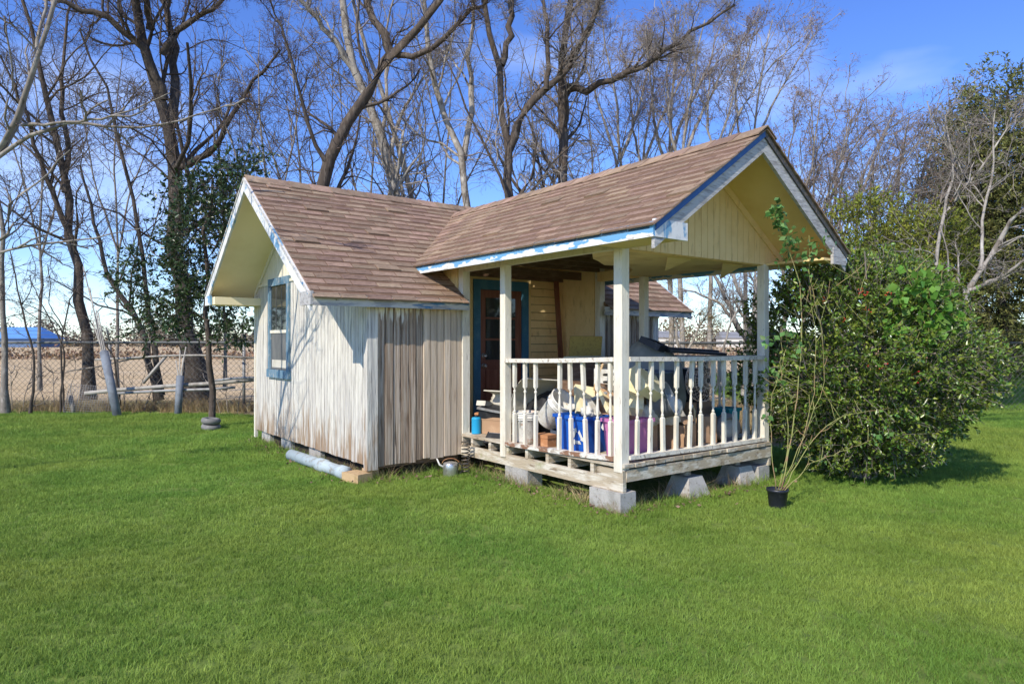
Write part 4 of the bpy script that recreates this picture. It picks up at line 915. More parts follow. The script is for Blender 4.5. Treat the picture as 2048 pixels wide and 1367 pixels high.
def foliage(name, part_name, label, cat, base, shape_fn, n_shoots, n_leaf, leaf, mat, seed, stems=(), stem_mat='barkgrey', stem_r=.02, group=None, up=.35, shoot=.16, gap=.0, wfac=.5, upright=None, spread=.7):
    """shoots of leaves spread through a volume given by shape_fn(rg, n) -> points, outward directions (world)"""
    rg = np.random.default_rng(seed)
    base = Vector(base); e = empty(name, (base.x, base.y, 0), 0, label, cat, group); off = np.array([base.x, base.y, 0.])
    A, D = shape_fn(rg, n_shoots)
    if gap > -1:
        keep = np.array([mnoise.noise(Vector(a)*2.1+Vector((seed, 0, 0))) for a in A]) > gap; A, D = A[keep], D[keep]
    D = D/(np.linalg.norm(D, axis=1, keepdims=True)+1e-9); D[:, 2] += up; D += rg.normal(size=D.shape)*.45; D /= np.linalg.norm(D, axis=1, keepdims=True)
    ns = len(A)
    sh = shoot*rg.uniform(.5, 1.4, ns)
    t = rg.uniform(0, 1, (ns, n_leaf)); LA = A[:, None, :]+D[:, None, :]*(t*sh[:, None])[..., None]
    LD = D[:, None, :]*.6+rg.normal(size=(ns, n_leaf, 3))*spread
    V, F = leaf_quads(LA.reshape(-1, 3)-off, LD.reshape(-1, 3), leaf, rg, wfac)
    link(part_name, npmesh(part_name, V, F), M[mat], e)
    sp = np.stack([A-D*sh[:, None]*.6, A+D*sh[:, None]*.2, A+D*sh[:, None]], 1)-off
    tv = [tubes(sp, np.full((ns, 3), .0028), 3)]
    for pts, ra, rb in stems:
        P = resample(pts, 10)-off; P[1:-1] += rg.normal(size=(8, 3))*ra*.5
        tv.append(tubes(P[None], np.linspace(ra, rb, 10)[None], 7))
    V, F = merge(tv); link('branches', npmesh('branches', V, F), M[stem_mat], e)
    return e

def ellipsoid(c, r, power=.33, cut=None):
    c = np.array(c, float); r = np.array(r, float)
    def fn(rg, n):
        d = rg.normal(size=(n, 3)); d /= np.linalg.norm(d, axis=1, keepdims=True)
        lump = np.array([1+.22*mnoise.noise(Vector(q)*1.8+Vector((c[0], 3, 1)))+.12*mnoise.noise(Vector(q)*4.5+Vector((1, c[0], 7))) for q in d])
        s = rg.random(n)**power*lump
        A = c+d*r*s[:, None]
        if cut is not None: k = A[:, 2] > cut; A, d = A[k], d[k]
        return A, d/r
    return fn

# ------------------------------------------------------------------ trees on the left
def pl(Y, *px): return [at(u, v, Y+(dy if False else 0)) for u, v in px]
def plv(*px): return [at(u, v, Y) for u, v, Y in px]
bare_tree('oak_tree', 'large dark-barked tree with a thick trunk behind the fence, left of the cottage', [
    (plv((392, 815, 16.6), (385, 720, 16.5), (365, 600, 16.5), (350, 450, 16.4), (345, 330, 16.4), (332, 215, 16.3), (308, 110, 16.2), (285, 10, 16.1), (262, -130, 16), (250, -260, 16)), .235, .06),
    (plv((328, 200, 16.3), (290, 100, 16), (225, 42, 15.6), (130, 4, 15.2), (40, -30, 15)), .11, .03),
    (plv((345, 250, 16.4), (352, 180, 16.6), (345, 90, 16.8), (335, 0, 17), (325, -150, 17.2)), .12, .04),
    (plv((358, 335, 16.4), (395, 325, 16.2), (430, 300, 15.9), (450, 255, 15.7), (500, 170, 15.4), (560, 100, 15)), .085, .025),
    (plv((325, 110, 16.2), (352, 60, 16.2), (390, 35, 16), (440, 5, 15.8), (500, -40, 15.5)), .085, .03),
    (plv((300, 60, 16.2), (290, 0, 15.8), (250, -60, 15.4), (200, -120, 15)), .09, .03)], 11, 'barkdark', 'twigdark', 1.0, 10, .42)
bare_tree('slender_tree', 'slender forked tree with mottled bark behind the leaning grey pipe', [
    (plv((178, 800, 15.9), (172, 690, 15.9), (162, 600, 15.9), (150, 500, 15.9), (132, 420, 15.9), (126, 350, 15.8), (110, 250, 15.7), (86, 150, 15.6), (60, 50, 15.4), (30, -90, 15.2)), .125, .03),
    (plv((150, 490, 15.9), (105, 400, 15.7), (80, 310, 15.5), (45, 210, 15.2), (0, 110, 15)), .07, .02),
    (plv((130, 385, 15.8), (140, 310, 15.9), (120, 210, 16), (128, 100, 16.2), (150, -30, 16.4)), .07, .02)], 12, 'barkbrown', 'twigdark', 1.0, 9, .4)
bare_tree('slender_tree', 'thin grey sapling at the left edge of the picture', [
    (plv((12, 832, 14.7), (8, 740, 14.7), (3, 620, 14.7), (6, 480, 14.6), (-20, 330, 14.5), (-30, 150, 14.4)), .07, .02)], 13, 'barkgrey', 'twigdark', .9, 9, .42, t0=.2)
bare_tree('slender_tree', 'thin dark tree bending right just left of the big trunk', [
    (plv((318, 800, 15.8), (305, 730, 15.8), (285, 660, 15.8), (240, 590, 15.7), (208, 530, 15.7), (190, 440, 15.6), (160, 330, 15.5)), .085, .02),
    (plv((325, 790, 15.9), (300, 640, 15.9), (285, 520, 15.9), (268, 400, 15.9), (240, 290, 15.8), (215, 180, 15.7), (160, 60, 15.5)), .07, .02)], 14, 'barkdark', 'twigdark', 1.0, 8, .36)
bare_tree('crape_myrtle', 'pale smooth-barked tree leaning in from the left edge with long arching branches', [
    (plv((-300, 965, 7.5), (-190, 700, 7.4), (-90, 470, 7.2), (0, 310, 7), (45, 205, 6.9), (85, 90, 6.8), (112, -10, 6.8), (140, -140, 6.8)), .042, .016),
    (plv((-10, 320, 7), (40, 235, 7.1), (70, 120, 7.2), (92, 10, 7.3), (100, -120, 7.4)), .026, .011),
    (plv((-5, 315, 7), (70, 265, 7), (140, 243, 7), (220, 255, 7), (330, 250, 7), (470, 205, 7)), .022, .005),
    (plv((45, 250, 7), (110, 248, 6.9), (200, 240, 6.8), (270, 218, 6.7), (340, 185, 6.6)), .018, .004),
    (plv((-120, 520, 7.3), (-40, 480, 7.2), (15, 475, 7.1), (22, 405, 7), (90, 350, 7), (140, 300, 7)), .022, .005),
    (plv((-120, 560, 7.3), (-40, 515, 7.2), (60, 490, 7.2), (160, 480, 7.2), (290, 455, 7.2)), .02, .004)], 15, 'barkgrey', 'twigdark', .6, 5, .28, twr=.003, t0=.35)
bare_tree('dead_shrub', 'tangled bare shrub growing through the fence at the far left', [
    (plv((60, 835, 14.6), (70, 720, 14.6), (40, 600, 14.6), (20, 500, 14.6)), .03, .01),
    (plv((120, 835, 14.8), (130, 700, 14.8), (100, 640, 14.8), (60, 560, 14.8)), .025, .008),
    (plv((130, 830, 14.8), (120, 690, 14.8), (140, 600, 14.8), (175, 540, 14.8)), .025, .008),
    (plv((240, 810, 15.0), (230, 720, 15.0), (180, 640, 15), (130, 600, 15)), .025, .008)], 16, 'barkdark', 'twigdark', .8, 7, .5, t0=.15, cat='shrub', group='bare shrubs along the fence')

# holly tree with a straight thin trunk, tyres at its foot
hc = at(390, 480, 12.6)
def holly_shape(rg, n):
    A = []
    cs_ = [(at(420, 470, 12.3), .75, 1.1), (at(385, 600, 12.6), .8, .75), (at(300, 560, 12.7), .65, .55), (at(455, 620, 12.2), .55, .55), (at(470, 400, 12.4), .65, .75), (at(360, 430, 12.6), .5, .6), (at(500, 330, 12.8), .4, .4), (at(300, 640, 12.8), .5, .35), (at(470, 660, 12.2), .4, .3)]
    wts = np.array([b*b*c for a, b, c in cs_]); idx = rg.choice(len(cs_), n, p=wts/wts.sum())
    d = rg.normal(size=(n, 3)); d /= np.linalg.norm(d, axis=1, keepdims=True)
    C_ = np.array([tuple(a) for a, b, c in cs_])[idx]; r_ = np.array([(b, b, c) for a, b, c in cs_])[idx]
    return C_+d*r_*(rg.random(n)**.4)[:, None], d
foliage('holly_tree', 'crown', 'dark glossy evergreen tree with a straight thin trunk beside the left gable', 'tree', at(424, 838, 12.3), holly_shape, 1900, 9, .085, 'hollytree', 21,
    [(plv((424, 838, 12.3), (421, 720, 12.3), (415, 600, 12.3), (412, 470, 12.3), (425, 360, 12.4)), .062, .02), (plv((415, 600, 12.3), (360, 540, 12.5), (300, 500, 12.7)), .02, .008), (plv((413, 520, 12.3), (460, 450, 12.3), (495, 340, 12.6)), .02, .008), (plv((418, 640, 12.3), (350, 610, 12.6), (290, 640, 12.8)), .02, .006)], 'barkbrown', up=.0, shoot=.26, gap=-.12, wfac=.48)
for k in range(2):
    e = empty('tyre', at(422, 860-k*17, 12.0), 0, ('lower', 'upper')[k]+' small grey tyre stacked at the foot of the evergreen tree', 'tyre', 'stacked tyres'); e.location.z = .06+k*.105; e.rotation_euler = (R(4-5*k), R(6), 0)
    pr = [(.085, -.045), (.12, -.052), (.15, -.04), (.162, 0), (.15, .04), (.12, .052), (.085, .045), (.085, -.045)]
    MB().lathe(pr, 30, close=False).build('rubber', M['tyre'], e)
    MB().lathe([(.0, -.01), (.084, -.03), (.086, .03), (0, .01)], 24).build('hub', M['galv'], e)

# ------------------------------------------------------------------ trees behind the cottage
bare_tree('leaning_tree', 'thick dark trunk leaning right behind the left roof', [
    (plv((560, 760, 14.2), (610, 540, 14.2), (640, 400, 14.2), (662, 330, 14.2), (700, 235, 14.2), (742, 165, 14.2), (782, 105, 14.2), (832, 68, 14), (872, 18, 13.8), (920, -60, 13.6), (960, -160, 13.4)), .185, .05),
    (plv((782, 108, 14.2), (768, 60, 14.2), (740, 28, 14.3), (730, -20, 14.4), (715, -120, 14.5)), .10, .04),
    (plv((790, 110, 14.2), (830, 112, 14), (872, 92, 13.8), (900, 55, 13.6), (955, 15, 13.3), (1010, -40, 13)), .07, .02),
    (plv((660, 335, 14.2), (630, 290, 14), (600, 200, 13.8), (580, 100, 13.6), (540, 0, 13.4)), .05, .015)], 31, 'barkbrown', 'twigdark', 1.0, 8, .34)
bare_tree('sycamore_tree', 'pale mottled trunk crossing behind the leaning dark tree', [
    (plv((815, 800, 15.6), (800, 480, 15.6), (785, 390, 15.6), (772, 290, 15.6), (740, 205, 15.5), (705, 130, 15.4), (682, 50, 15.3), (655, -60, 15.2), (640, -180, 15)), .18, .05),
    (plv((712, 150, 15.4), (655, 60, 15.1), (610, 10, 14.8), (560, -60, 14.5)), .08, .03),
    (plv((778, 320, 15.6), (800, 230, 15.8), (850, 150, 16), (900, 90, 16.2)), .05, .015)], 32, 'barkpale', 'twigpale', 1.0, 8, .36)
bare_tree('sycamore_tree', 'thinner pale trunk right of the mottled one, rising from the roof ridge', [
    (plv((850, 800, 16.2), (835, 480, 16.2), (820, 380, 16.2), (795, 290, 16.2), (768, 200, 16.1), (742, 120, 16), (705, 20, 15.9), (680, -120, 15.7)), .10, .03)], 33, 'barkpale', 'twigpale', 1.0, 10, .36)
bare_tree('sycamore_tree', 'pale forked tree rising where the two roofs meet', [
    (plv((955, 800, 15.2), (945, 500, 15.2), (936, 400, 15.2), (924, 315, 15.2), (882, 225, 15.1), (858, 130, 15), (846, 20, 14.9), (840, -120, 14.8)), .12, .035),
    (plv((926, 320, 15.2), (944, 220, 15.3), (940, 120, 15.4), (948, 10, 15.5), (950, -120, 15.6)), .075, .025)], 34, 'barkpale', 'twigpale', 1.1, 9, .36)
bare_tree('forked_tree', 'dark trunk that forks in a wide Y above the porch roof', [
    (plv((1012, 800, 14.3), (1014, 520, 14.3), (1016, 400, 14.3), (1018, 330, 14.3), (1010, 262, 14.3), (1002, 190, 14.3), (1000, 120, 14.3), (978, 60, 14.2), (965, -30, 14.1), (955, -150, 14)), .13, .035),
    (plv((1018, 300, 14.3), (1038, 245, 14.2), (1075, 195, 14), (1115, 155, 13.9), (1145, 120, 13.8), (1182, 50, 13.6), (1215, -40, 13.4)), .10, .03),
    (plv((1003, 130, 14.3), (1022, 70, 14.4), (1020, -10, 14.5), (1030, -130, 14.6)), .075, .03),
    (plv((1092, 180, 13.9), (1098, 110, 13.9), (1090, 30, 14), (1080, -80, 14)), .055, .02)], 35, 'barkbrown', 'twigpale', 1.0, 8, .34)
bare_tree('vine_covered_tree', 'upright trunk wrapped in dry vines with a long limb reaching right', [
    (plv((1122, 800, 14.8), (1126, 520, 14.8), (1130, 360, 14.8), (1124, 250, 14.8), (1126, 150, 14.8), (1138, 60, 14.7), (1142, -50, 14.6), (1150, -180, 14.5)), .155, .05),
    (plv((1128, 175, 14.8), (1175, 186, 14.5), (1235, 152, 14.2), (1295, 130, 14), (1340, 92, 13.8), (1400, 55, 13.6), (1470, 10, 13.3)), .085, .02),
    (plv((1132, 130, 14.8), (1170, 75, 14.9), (1200, 10, 15), (1240, -80, 15)), .07, .02)], 36, 'barkbrown', 'twigpale', 1.25, 12, .26)
spec = [((1245, 1240, 1228, 1205), 17.2, .075, 'tall pale tree just right of the vine-wrapped trunk'), ((1342, 1336, 1348, 1352), 17.6, .09, 'pale tree rising above the middle of the porch roof'), ((1362, 1366, 1382, 1410), 16.8, .075, 'pale tree leaning right above the middle of the porch roof'),
        ((1420, 1440, 1470, 1510), 17.4, .07, 'slim pale tree leaning right, left of the porch gable peak'), ((1275, 1290, 1310, 1300), 18.6, .07, 'thin far tree between the pale trunks over the porch roof'), ((1490, 1500, 1520, 1545), 18.8, .075, 'thin tree directly behind the porch gable peak')]
for k, (xs, Y, r_, lab) in enumerate(spec):
    top = (40, 20, 40, 60, 60, 40)[k]
    bare_tree('birch_tree', lab, [(plv((xs[0], 790, Y), (xs[0], 480, Y), (xs[1], 300, Y), (xs[2], 170, Y), (xs[3], top, Y)), r_, .015), (plv((xs[1], 320, Y), (xs[1]+35, 230, Y+.3), (xs[2]+70, 130, Y+.5), (xs[3]+90, top+20, Y+.6)), r_*.6, .012), (plv((xs[1], 360, Y), (xs[1]-25, 260, Y-.3), (xs[2]-50, 150, Y-.4), (xs[3]-60, top+30, Y-.4)), r_*.5, .012)], 40+k, 'barkpale', 'twigred', .95, 10, .40, buds=.12, lang=36)
# thin saplings between the big trunks, a web of fine twigs over the roofs
spec = [((540, 530, 515, 520), 60, 15.0, 'thin sapling over the left end of the roof ridge'), ((612, 600, 590, 570), 40, 16.4, 'thin sapling left of the leaning dark trunk'), ((735, 745, 750, 770), 30, 17.0, 'thin sapling between the leaning trunk and the pale one'), ((880, 890, 905, 900), 40, 17.4, 'thin sapling left of the pale forked tree'), ((1065, 1070, 1060, 1080), 60, 16.6, 'thin sapling between the Y-shaped fork and the vine-wrapped trunk'),
        ((1190, 1185, 1175, 1190), 50, 17.0, 'thin sapling just right of the vine-wrapped trunk'), ((450, 440, 430, 455), 60, 17.5, 'thin sapling right of the big dark tree'), ((80, 85, 75, 60), 90, 17.6, 'thin far sapling at the left beyond the fence'), ((235, 225, 235, 250), 70, 18.0, 'thin far sapling beyond the two grey pipes')]
for k, (xs, top, Y, lab) in enumerate(spec):
    bare_tree('sapling', lab, [(plv((xs[0], 780, Y), (xs[0], 480, Y), (xs[1], 330, Y), (xs[2], 190, Y), (xs[3], top, Y)), .045, .008), (plv((xs[0], 520, Y), (xs[1]+35, 380, Y+.2), (xs[2]+75, 270, Y+.4), (xs[3]+95, top+80, Y+.5)), .028, .007), (plv((xs[0], 500, Y), (xs[1]-35, 370, Y-.2), (xs[2]-65, 250, Y-.3), (xs[3]-95, top+90, Y-.3)), .028, .007)], 200+k, 'barkgrey', 'twigpale' if k in (2, 3, 4, 5) else 'twigdark', .8, 10, .46, buds=.05, lang=46, t0=.25, group='thin saplings between the big trees')
# thicket to the right of the porch gable
spec = [((1560, 1600, 1625, 1640), 200, 15.5, 'bare thicket tree close to the right slope of the porch gable'), ((1640, 1665, 1680, 1715), 215, 16, 'bare thicket tree standing behind the holly bush, left one'), ((1700, 1712, 1745, 1790), 220, 15.2, 'bare thicket tree behind the top of the holly bush'), ((1760, 1775, 1800, 1820), 230, 16.4, 'bare thicket tree behind the right shoulder of the holly bush'), ((1820, 1835, 1850, 1870), 250, 15.8, 'bare thicket tree left of the tall cedar'), ((1600, 1640, 1700, 1760), 260, 17, 'bare thicket tree leaning far right behind the gable')]
for k, (xs, top, Y, lab) in enumerate(spec):
    bare_tree('thicket_tree', lab, [(plv((xs[0], 790, Y), (xs[0]+10, 600, Y), (xs[1], 440, Y), (xs[2], 320, Y), (xs[3], top, Y)), .06, .012), (plv((xs[0]+8, 560, Y), (xs[1]-40, 420, Y+.3), (xs[2]-50, 310, Y+.4), (xs[3]-40, top+20, Y+.4)), .04, .01), (plv((xs[0]+10, 600, Y), (xs[1]+30, 450, Y-.2), (xs[2]+50, 340, Y-.3), (xs[3]+60, top+40, Y-.3)), .04, .01)], 60+k, 'barkgrey', 'twigred', .9, 10, .42, buds=.10, lang=36, t0=.2, group='bare thicket right of the cottage')
# the multi-stemmed tree seen through the porch
bare_tree('multi_stem_tree', 'multi-stemmed pale tree seen through the porch beside the far right post', [
    (plv((1512, 790, 12.6), (1508, 700, 12.6), (1512, 640, 12.6), (1520, 560, 12.6), (1532, 430, 12.7)), .11, .04),
    (plv((1508, 710, 12.6), (1480, 660, 12.5), (1455, 600, 12.5), (1420, 530, 12.4), (1380, 470, 12.3)), .055, .015),
    (plv((1508, 700, 12.6), (1470, 640, 12.7), (1430, 600, 12.8), (1360, 575, 12.9)), .05, .012),
    (plv((1510, 690, 12.6), (1490, 620, 12.6), (1470, 550, 12.6), (1450, 450, 12.6)), .05, .012),
    (plv((1440, 790, 12.0), (1445, 700, 12.0), (1460, 650, 12), (1490, 590, 12)), .03, .01)], 80, 'barkpale', 'twigpale', .8, 7, .4, lang=34)
bare_tree('dead_shrub', 'twiggy straw-coloured shrub behind the right wing of the cottage', [
    (plv((1368, 790, 13.4), (1362, 720, 13.4), (1352, 650, 13.4), (1345, 590, 13.4)), .05, .015), (plv((1362, 730, 13.4), (1400, 650, 13.4), (1440, 590, 13.4)), .03, .01)], 81, 'barkpale', 'straw', .9, 9, .4, cat='shrub', group='bare shrubs along the fence', t0=.15)

# right: pale dead tree leaning right, cedar, yellow-green shrubs, low green shrubs
bare_tree('dead_tree', 'pale tangled dead tree leaning right beyond the holly bush', [
    (plv((1880, 800, 11.4), (1912, 640, 11.4), (1945, 565, 11.3), (1985, 495, 11.2), (2040, 430, 11), (2110, 340, 10.8)), .07, .02),
    (plv((1905, 660, 11.4), (1870, 540, 11.6), (1885, 440, 11.7), (1905, 340, 11.8), (1890, 230, 11.9)), .042, .01),
    (plv((1940, 580, 11.3), (1990, 560, 11), (2050, 520, 10.7), (2120, 500, 10.4)), .034, .01),
    (plv((1890, 430, 11.7), (1930, 370, 11.7), (1975, 320, 11.6), (2030, 230, 11.5)), .03, .009),
    (plv((1960, 540, 11.2), (1965, 440, 11.4), (1985, 340, 11.5), (1990, 220, 11.6)), .03, .009)], 90, 'barkpale', 'twigpale', .7, 12, .46, lang=55, t0=.12, twr=.0038)
def cedar_shape(cx, cy, Y, rx, ry):
    c = at(cx, cy, Y)
    return ellipsoid(c, (rx, rx, ry), .4)
foliage('cedar_tree', 'crown', 'tall dark cedar at the right edge of the picture', 'tree', at(2010, 760, 16), cedar_shape(2015, 440, 16, 1.5, 3.6), 6500, 9, .10, 'cedar', 101, [(plv((2010, 760, 16), (2012, 500, 16), (2015, 180, 16)), .12, .03)], 'barkdark', up=.1, shoot=.3, gap=-.32, wfac=.35)
foliage('cedar_tree', 'crown', 'smaller cedar left of the tall one', 'tree', at(1925, 760, 17.5), cedar_shape(1930, 470, 17.5, 1.1, 3.6), 3600, 9, .10, 'cedar', 102, [(plv((1925, 760, 17.5), (1925, 480, 17.5), (1900, 200, 17.5)), .1, .02)], 'barkdark', up=.1, shoot=.3, gap=-.25, wfac=.35)
for k, (cx, cy, Y, rx, rz_, lab) in enumerate(((1735, 530, 13.2, 1.0, 1.35, 'yellow-green evergreen shrub behind the porch return on the right'), (1840, 530, 13.8, .9, 1.3, 'yellow-green evergreen shrub right of its twin, behind the holly bush'))):
    foliage('evergreen_shrub', 'foliage', lab, 'shrub', at(cx, 790, Y), cedar_shape(cx, cy, Y, rx, rz_), 1700, 9, .085, 'yewgreen', 110+k, [(plv((cx, 790, Y), (cx, 500, Y)), .05, .02)], 'barkbrown', up=.5, shoot=.26, gap=-.1, wfac=.35, group='yellow-green shrubs')
for k, (cx, cy, Y, rx, rz_) in enumerate(((2010, 700, 24, 1.3, .9), (2110, 690, 26, 1.8, 1.1), (1945, 690, 28, 1.3, 1.2), (2230, 680, 30, 2.4, 1.6))):
    foliage('low_shrub', 'foliage', ('bright green low shrub at the end of the lawn, right edge', 'broad low shrub beyond the right edge of the lawn', 'low shrub at the end of the lawn, partly behind the holly bush', 'big low shrub outside the picture on the right')[k], 'shrub', at(cx, 745, Y), ellipsoid(at(cx, cy, Y), (rx, rx*.8, rz_), .35, .02), 900, 8, .17, 'shrub', 120+k, [(plv((cx, 745, Y), (cx, 700, Y)), .04, .02)], 'barkbrown', up=.4, shoot=.35, gap=-.15, wfac=.4, group='low green shrubs at the end of the lawn')

# ------------------------------------------------------------------ the holly bush by the porch, with berries
BC = at(1742, 700, 7.8)
def bush_shape(rg, n):
    d = rg.normal(size=(n, 3)); d /= np.linalg.norm(d, axis=1, keepdims=True)
    lump = np.array([1+.20*mnoise.noise(Vector(q)*2.2+Vector((4, 3, 1)))+.13*mnoise.noise(Vector(q)*5+Vector((1, 9, 7))) for q in d])
    s = rg.random(n)**.28*lump
    zz = d[:, 2]*s
    # egg: widest a little below the middle, pulled left at the top, narrow at the foot
    wdt = np.where(zz > 0, 1-.32*zz, 1-.16*zz*zz-.08*np.abs(zz))
    A = np.stack([BC.x+d[:, 0]*s*1.38*wdt-.22*np.maximum(zz, 0)-.10*np.maximum(-zz, 0)*1.5, BC.y+d[:, 1]*s*1.22*wdt, 1.34+zz*1.28], 1)
    k = A[:, 2] > .06
    return A[k], d[k]
bx, by = BC.x-.1, BC.y
stems = []
rgs = random.Random(3)
for k in range(16):
    a = k*.393+rgs.uniform(-.2, .2); rr = rgs.uniform(.3, 1.0)
    stems.append(([Vector((bx+.12*math.cos(a), by+.12*math.sin(a), 0)), Vector((bx+.4*rr*math.cos(a), by+.4*rr*math.sin(a), .7)), Vector((bx+.9*rr*math.cos(a)-.1, by+.9*rr*math.sin(a), 1.7+rgs.uniform(-.5, .9)))], .028, .006))
bush = foliage('holly_bush', 'foliage', 'big round glossy holly bush with a few red berries at the right of the porch', 'bush', (bx, by, 0), bush_shape, 6600, 12, .049, 'holly', 130, stems, 'barkgrey', up=.25, shoot=.17, gap=-.30, wfac=.5, spread=.8)
rgb_ = np.random.default_rng(8); m = MB(); bcs = []
for u, v in ((1722, 582), (1730, 590), (1735, 615), (1775, 588), (1893, 634), (1898, 660), (1855, 685), (1835, 745), (1840, 760), (1820, 755), (1760, 735), (1778, 733), (1740, 735), (1825, 752), (1690, 640), (1650, 600), (1800, 700), (1815, 880)):
    c = at(u, v, 6.72+abs(v-700)*.0006+abs(u-1760)*.0016)
    for q in range(6):
        p = c+Vector(rgb_.normal(size=3)*.018)
        m.lathe([(0, -.006), (.005, -.004), (.0065, 0), (.005, .004), (0, .006)], 6, Matrix.Translation(p-Vector((bx, by, 0))), close=False)
o = m.build('berries', M['berry'], bush); o['kind'] = 'stuff'
# pale dead canes through the front of the bush
m = MB(); rgc = random.Random(12)
for k in range(26):
    u0, v0 = rgc.uniform(1600, 1900), rgc.uniform(540, 900); Yc = 6.78+rgc.uniform(-.05, .25)+abs(u0-1760)*.0016
    p = at(u0, v0, Yc); d = Vector((rgc.uniform(-1, 1), rgc.uniform(-.3, .1), rgc.uniform(.1, 1.1))).normalized(); pts = [p]
    for j in range(4): d = (d+Vector((rgc.uniform(-.2, .2), rgc.uniform(-.1, .1), rgc.uniform(-.15, .2)))).normalized(); pts.append(pts[-1]+d*.11)
    m.tube([q-Vector((bx, by, 0)) for q in pts], [.004, .0038, .0034, .003, .002], 5)
o = m.build('canes', M['cane'], bush); o['kind'] = 'stuff'
# vine of broad pale leaves on the bush
vp = at(1850, 620, 6.85)
foliage('climbing_vine', 'leaves', 'patch of broad bright green vine leaves on the upper right of the holly bush', 'vine', (vp.x, vp.y, 0), ellipsoid(vp, (.34, .16, .33), .5), 110, 4, .085, 'vine', 131, [([Vector((vp.x-.3, vp.y+.9, .02)), Vector((vp.x-.2, vp.y+.7, .8)), Vector((vp.x-.1, vp.y+.4, 1.4)), vp], .008, .004)], 'cane', up=-.1, shoot=.14, gap=-2, wfac=.95, spread=1.0)

# ------------------------------------------------------------------ potted rose
pot_c = at(1555, 1012, 6.38); pot_c.z = 0
rose = empty('potted_rose', pot_c, 0, 'leggy rose with long bare canes in a black nursery pot by the porch corner', 'potted plant')
MB().lathe([(0, 0), (.072, 0), (.076, .01), (.092, .155), (.099, .158), (.101, .182), (.094, .184), (.088, .16), (.07, .14), (0, .14)], 26, close=False).build('pot', M['potblack'], rose)
MB().lathe([(0, .150), (.05, .152), (.087, .148)], 20, close=False).build('soil', M['soil'], rose)
canes = [
    (plv((1562, 982, 6.38), (1582, 890, 6.40), (1598, 770, 6.42), (1606, 660, 6.42), (1600, 570, 6.40), (1574, 490, 6.36), (1550, 418, 6.32)), .0065, .003),
    (plv((1552, 982, 6.38), (1542, 900, 6.36), (1540, 820, 6.34), (1556, 745, 6.32), (1575, 690, 6.3)), .005, .002),
    (plv((1556, 980, 6.38), (1572, 920, 6.40), (1578, 840, 6.42), (1560, 740, 6.45), (1566, 660, 6.45)), .005, .002),
    (plv((1565, 980, 6.38), (1610, 900, 6.42), (1640, 860, 6.45), (1690, 830, 6.5), (1780, 815, 6.55)), .005, .002),
    (plv((1566, 984, 6.38), (1620, 925, 6.42), (1690, 900, 6.48), (1745, 878, 6.52)), .0045, .002),
    (plv((1560, 980, 6.38), (1600, 900, 6.5), (1630, 780, 6.6), (1632, 690, 6.6), (1618, 560, 6.55), (1618, 470, 6.5)), .004, .002),
    (plv((1560, 980, 6.38), (1610, 870, 6.45), (1650, 760, 6.5), (1640, 640, 6.5), (1660, 560, 6.5)), .004, .0015)]
mm = MB(); rgr = np.random.default_rng(77); lA = []; lD = []
for pts, ra, rb in canes:
    P = resample(pts, 16)-np.array([pot_c.x, pot_c.y, 0.]); P[1:-1] += rgr.normal(size=(14, 3))*.006
    mm.tube([Vector(p) for p in P], list(np.linspace(ra, rb, 16)), 6)
    for q in range(7):           # side twigs
        i = rgr.integers(4, 15); a = Vector(P[i]); d = Vector(rgr.normal(size=3)); d.z = abs(d.z)*.8+.2; d.normalize(); mm.tube([a, a+d*.06, a+d*.12+Vector((0, 0, .03))], [.0035, .0028, .0018], 5)
mm.build('canes', M['cane'], rose)
for (u, v, Y, n, sp) in ((1552, 425, 6.32, 46, .035), (1562, 450, 6.34, 34, .035), (1572, 480, 6.36, 24, .04), (1590, 475, 6.38, 10, .05), (1586, 505, 6.38, 22, .05), (1600, 520, 6.4, 16, .06), (1620, 490, 6.5, 12, .05), (1640, 480, 6.5, 12, .05), (1632, 510, 6.5, 10, .06), (1565, 515, 6.38, 7, .04), (1612, 568, 6.4, 8, .05), (1572, 655, 6.35, 14, .06), (1552, 690, 6.33, 12, .05), (1590, 700, 6.33, 10, .06), (1546, 735, 6.33, 12, .05), (1550, 765, 6.33, 8, .05), (1538, 825, 6.34, 6, .04), (1762, 868, 6.53, 16, .06), (1590, 610, 6.4, 10, .06), (1566, 940, 6.4, 5, .03)):
    c = at(u, v, Y); a = np.array(tuple(c))+rgr.normal(size=(n, 3))*sp; lA.append(a-np.array([pot_c.x, pot_c.y, 0.])); d = rgr.normal(size=(n, 3)); d[:, 2] -= .1; lD.append(d)
V, F = leaf_quads(np.concatenate(lA), np.concatenate(lD), .06, rgr, .72, .15); link('leaves', npmesh('leaves', V, F), M['rose'], rose)

# ------------------------------------------------------------------ fence along the field, with pipes and poles leaning on it
YF = 15.35
fx0, fx1 = -15.5, 14.0
fence = empty('chain_link_fence', (0, YF, 0), 0, 'chain link fence with a dark top rail and barbed wire along the field', 'fence')
hF = 1.53
MB().tube([(fx0, 0, hF), (-8, 0, hF+.01), (0, 0, hF-.005), (fx1, 0, hF)], .03, 10).build('top_rail', M['railgrey'], fence)
for k, xx in enumerate(np.arange(fx0+.4, fx1, 3.02)):
    m = MB().tube([(xx, .03, 0), (xx, .03, hF+.03)], .034, 10); m.tube([(xx, .03, hF+.02), (xx+.03, -.16, hF+.34)], .018, 7); m.build('fence_post', M['galv'], fence)
for k, (dy, zz) in enumerate(((-.03, .12), (-.085, .21), (-.14, .30))):
    xs = np.linspace(fx0, fx1, 60); MB().tube([(x_, dy, hF+zz+.012*math.sin(x_*2.1+k)-.02*abs(math.sin(x_*1.04))) for x_ in xs], .0045, 4).build('barbed_wire', M['railgrey'], fence)
P = []; st = .125; zt = hF-.01
